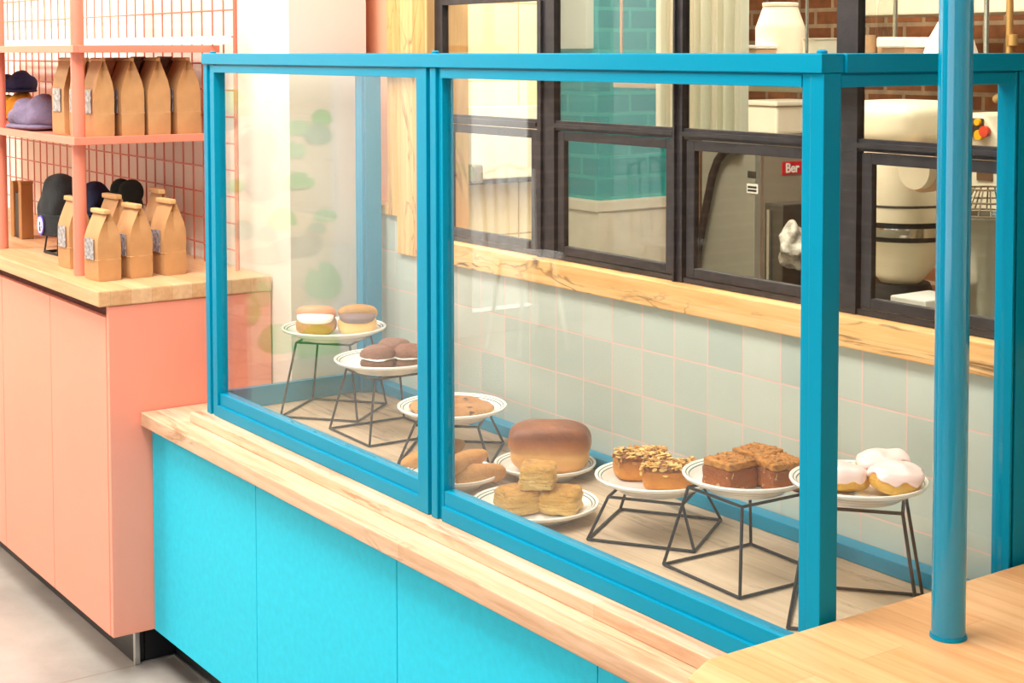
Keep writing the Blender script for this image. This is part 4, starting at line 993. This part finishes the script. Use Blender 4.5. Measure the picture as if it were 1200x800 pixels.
# upper shelf with glass jars and a white lid
JY = 2.95; jz = at(1060, 84, y=JY).z
jx0, jx1 = at(1008, 84, y=JY).x, at(1185, 84, y=JY).x
t = thing('rack_shelf', ((jx0 + jx1) / 2, JY, jz), 'kitchen rack shelf behind the right end of the top rail', 'shelf')
MB().box(jx0, jx1, JY - .11, JY + .13, jz - .015, jz, .002).build('board', 'ss', t)
for xx in (jx0 + .008, jx1 - .008):
    for yy in (JY - .08, JY + .12): MB().tube([(xx, yy, jz + .0005), (xx, yy, ZC - .001)], .006, 8).build('hanger', 'ss', t)
def jar(u0, u1, vt, lb):
    c = at((u0 + u1) / 2, 80, y=JY - .04); r = (at(u1, 60, y=JY) - at(u0, 60, y=JY)).length / 2 * .78; h = at((u0 + u1) / 2, vt, y=JY).z - jz
    t = thing('glass_jar', (c.x, JY - .04, jz + .0005), lb, 'jar', 'jars on the rack shelf')
    MB().lathe([(0, 0), (r, 0), (r, h * .8), (r * .8, h * .9), (r * .8, h * .94)], 28, t.location).build('body', 'winglass', t)
    MB().lathe([(0, .002), (r * .93, .002), (r * .93, h * .45), (0, h * .45)], 28, t.location).build('contents', 'tan', t, label='tan contents')
    MB().lathe([(0, h * .941), (r * .85, h * .941), (r * .85, h), (0, h)], 28, t.location).build('lid', 'ss', t)
jar(1012, 1026, -10, 'slim glass jar at the left of the rack shelf'); jar(1028, 1048, -6, 'wide glass jar second on the rack shelf')
q = at(1063, 60, y=JY - .02); zl = at(1063, 44, y=JY).z
t = thing('scale', (q.x, JY - .02, jz + .0005), 'small kitchen scale with a white plate on the rack shelf', 'scale')
MB().box(q.x - .035, q.x + .035, JY - .07, JY + .03, jz + .0005, jz + (zl - jz) * .7, .004).build('body', 'tan', t)
MB().box(q.x - .045, q.x + .045, JY - .08, JY + .04, jz + (zl - jz) * .705, zl, .004).build('pan', 'signwhite', t)
q = at(1114, 60, y=JY); rr = (at(1150, 60, y=JY) - at(1078, 60, y=JY)).length / 2 * .8; hh = at(1110, 15, y=JY).z - jz
t = thing('dome_cover', (q.x, JY, jz + .0005), 'white domed cover behind the round pole on the rack shelf', 'cover')
MB().lathe([(0, .0), (rr, .0), (rr * .98, .02), (rr * .72, hh * .55), (rr * .4, hh * .85), (0, hh)], 36, t.location).build('dome', 'signwhite', t)

# ------------------------------------------------------------------ opposite side of the room (seen as reflections in the case glass)
def mirror(u, v, x=None, y=None):
    p = at(u, v, y=Y0 + .014); d = ray(u, v); d.y = -d.y
    k = (x - p.x) / d.x if x is not None else (y - p.y) / d.y
    return p + d * k
mm = MB(); X = XL
m0, m1 = mirror(240, 60, x=X), mirror(388, 470, x=X)
mm.box(X + .0005, X + .012, m1.y, .75, .0, 2.6)
def pad(u, v, ru, rv, mi, notch=0.0, rot=0.0, layer=1):
    mm.mi = mi; n = 22; vs = []
    for j in range(n):
        a = 2 * PI * j / n + rot; k = .55 if notch and j == 0 else 1 + .05 * math.sin(3 * a)
        p = mirror(u + ru * k * math.cos(a), v + rv * k * math.sin(a), x=X + .012 + .0006 * layer)
        vs.append(mm.bm.verts.new(p))
    f = mm.bm.faces.new(vs); f.material_index = mi
    if f.normal.x < 0: f.normal_flip()
def rings(u, v, r, mi):
    for k in range(2):
        n = 40
        for j in range(n):
            if k == 1 and 8 < j < 16: continue
            vs = []
            for (rr_, a) in ((r * (1 - .22 * k), j), (r * (1 - .22 * k), j + 1), (r * (.96 - .22 * k), j + 1), (r * (.96 - .22 * k), j)):
                th = 2 * PI * a / n; vs.append(mm.bm.verts.new(mirror(u + rr_ * math.cos(th), v + rr_ * 1.05 * math.sin(th), x=X + .0126)))
            f = mm.bm.faces.new(vs); f.material_index = mi
pads = [(272, 120, 16, 15, 1, 1), (281, 128, 9, 8, 2, 0), (264, 142, 14, 12, 4, 0), (292, 86, 14, 7, 2, 0), (348, 150, 17, 9, 2, 1), (376, 138, 12, 10, 1, 0), (372, 158, 17, 12, 3, 0), (345, 176, 12, 10, 2, 1), (350, 212, 18, 10, 1, 1), (336, 220, 9, 4, 3, 0),
        (330, 258, 17, 14, 1, 1), (312, 275, 14, 9, 3, 0), (380, 253, 14, 8, 2, 0), (370, 268, 12, 7, 3, 0), (284, 270, 14, 12, 3, 0), (378, 330, 22, 22, 2, 1), (300, 345, 18, 16, 2, 0), (290, 362, 14, 20, 1, 0), (325, 398, 24, 18, 1, 1), (372, 405, 26, 24, 1, 1), (275, 218, 12, 8, 1, 0),
        (300, 175, 22, 24, 5, 0), (306, 215, 20, 22, 5, 0), (345, 290, 30, 12, 5, 0), (310, 300, 30, 10, 5, 0), (363, 285, 14, 14, 5, 0), (318, 440, 40, 9, 6, 0), (300, 455, 28, 14, 6, 0)]
for i, (u, v, a, b, mi, nt) in enumerate(pads): pad(u, v, a, b, mi, nt, i * .7, 1 + (i % 9))
rings(300, 185, 38, 5); rings(315, 85, 34, 5)
MAT['mural0'] = plain('mural_sand', '#efe0c0', .8, 0, .03, 3); MAT['mural1'] = plain('mural_leaf', '#57c85e', .8); MAT['mural2'] = plain('mural_leaf_pale', '#93d89a', .8); MAT['mural3'] = plain('mural_leaf_dark', '#7fb89a', .8); MAT['mural4'] = plain('mural_teal', '#1f7d6a', .8); MAT['mural5'] = plain('mural_ripple', '#b7b096', .8); MAT['mural6'] = plain('mural_dark', '#4e5a54', .8)
tag(mm.build('mural', ['mural%d' % k for k in range(7)], None, None), 'lily pond mural on the far wall, mirrored in the left glass pane', 'mural')

struct('outdoor_reflector', MB().box(-9.0, -8.9, -4.5, 1.0, 0, 2.9).build('outdoor_reflector', 'white'))  # unseen wall added beyond the doorway to brighten its reflection in the glass
ch = thing('bistro_chair', (-6.15, -1.5, 0), 'white metal bistro chair mirrored in the right glass pane, by the bright doorway', 'chair')
o_ = ch.location
MB().lathe([(0, .45), (.17, .45), (.18, .46), (.17, .472), (0, .472)], 24, o_).build('seat', 'signwhite', ch)
for a_ in range(4):
    q_ = PI / 4 + a_ * PI / 2; m = MB(); m.tube([o_ + Vector((.13 * math.cos(q_), .13 * math.sin(q_), .449)), o_ + Vector((.2 * math.cos(q_), .2 * math.sin(q_), .0))], .011, 8); m.build('leg', 'signwhite', ch)
m = MB(); m.tube([o_ + Vector(p_) for p_ in ((-.14, -.14, .46), (-.17, -.15, .86), (-.19, 0, .9), (-.17, .15, .86), (-.14, .14, .46))], .011, 8)
for k_ in (-.07, 0, .07): m.tube([o_ + Vector((-.155, k_, .47)), o_ + Vector((-.185, k_, .885))], .007, 8)
m.build('backrest', 'signwhite', ch)

# ------------------------------------------------------------------ light
wd = bpy.data.worlds.new('daylight'); bpy.context.scene.world = wd; wd.use_nodes = True
bg = wd.node_tree.nodes['Background']; bg.inputs[0].default_value = (0.975, .99, 1.0, 1); bg.inputs[1].default_value = 3.3
def area(name, loc, target, sx, sy, power, col=(1, 1, 1), spread=180):
    l = bpy.data.lights.new(name, 'AREA'); l.shape = 'RECTANGLE'; l.size = sx; l.size_y = sy; l.energy = power; l.color = col; l.spread = math.radians(spread)
    o = bpy.data.objects.new(name, l); C.objects.link(o); o.location = loc
    o.rotation_euler = (Vector(target) - Vector(loc)).to_track_quat('-Z', 'Y').to_euler(); return o
area('ceiling_fill_light', (-2.6, .5, 2.97), (-2.6, .5, 0), 3.0, .9, 145, (1, .985, .97))  # added fill lamp for the case and counter tops, no fitting seen
area('kitchen_fill_light', (-3.0, 2.45, 2.97), (-3.0, 2.75, 0), 2.8, .7, 135, (1, .9, .78))  # added lamp that brightens the kitchen, no fitting seen
area('kitchen_fill_light', (-3.4, 2.5, 2.97), (-4.4, 3.2, .6), .8, .5, 50, (1, .95, .86))  # second added kitchen fill, aimed at the cream partition
area('outdoor_fill_light', (-7.3, -1.7, 3.2), (-8.9, -1.7, 1.0), 2.0, 1.0, 500, (1, .99, .96))  # added lamp that lights the unseen outdoor wall
area('mural_light', (-5.3, -1.0, 2.9), (-6.6, -.3, .9), .8, .5, 170, (1, .98, .94))  # added lamp that strengthens the reflected mural
def spot(name, loc, target, power, ang, blend=.4, r=.05, col=(1, .97, .93)):
    l = bpy.data.lights.new(name, 'SPOT'); l.energy = power; l.spot_size = math.radians(ang); l.spot_blend = blend; l.shadow_soft_size = r; l.color = col
    o = bpy.data.objects.new(name, l); C.objects.link(o); o.location = loc
    o.rotation_euler = (Vector(target) - Vector(loc)).to_track_quat('-Z', 'Y').to_euler(); return o
spot('shelf_sun_spot', (-4.6, .95, 2.92), (-4.95, 1.64, 1.75), 260, 58)  # added spot standing in for the sun patch above the upper shelf

# ------------------------------------------------------------------ camera and view
cd = bpy.data.cameras.new('camera'); co = bpy.data.objects.new('camera', cd); C.objects.link(co)
cd.sensor_width = 36; cd.sensor_fit = 'HORIZONTAL'; cd.lens = FPX / 1200 * 36
cd.shift_x = (600 - CX) / 1200; cd.shift_y = (CY - 400) / 1200
cd.clip_start = .05
co.matrix_world = Matrix(((RT.x, UP.x, -FW.x, CAM.x), (RT.y, UP.y, -FW.y, CAM.y), (RT.z, UP.z, -FW.z, CAM.z), (0, 0, 0, 1)))
sc = bpy.context.scene; sc.camera = co
vs = sc.view_settings; vs.view_transform = 'Standard'; vs.look = 'None'; vs.gamma = 1; vs.use_curve_mapping = False; vs.exposure = -0.06
sc.cycles.max_bounces = 10; sc.cycles.transparent_max_bounces = 24; sc.cycles.diffuse_bounces = 5; sc.cycles.glossy_bounces = 4
sc.cycles.use_denoising = True; sc.cycles.sample_clamp_indirect = 6
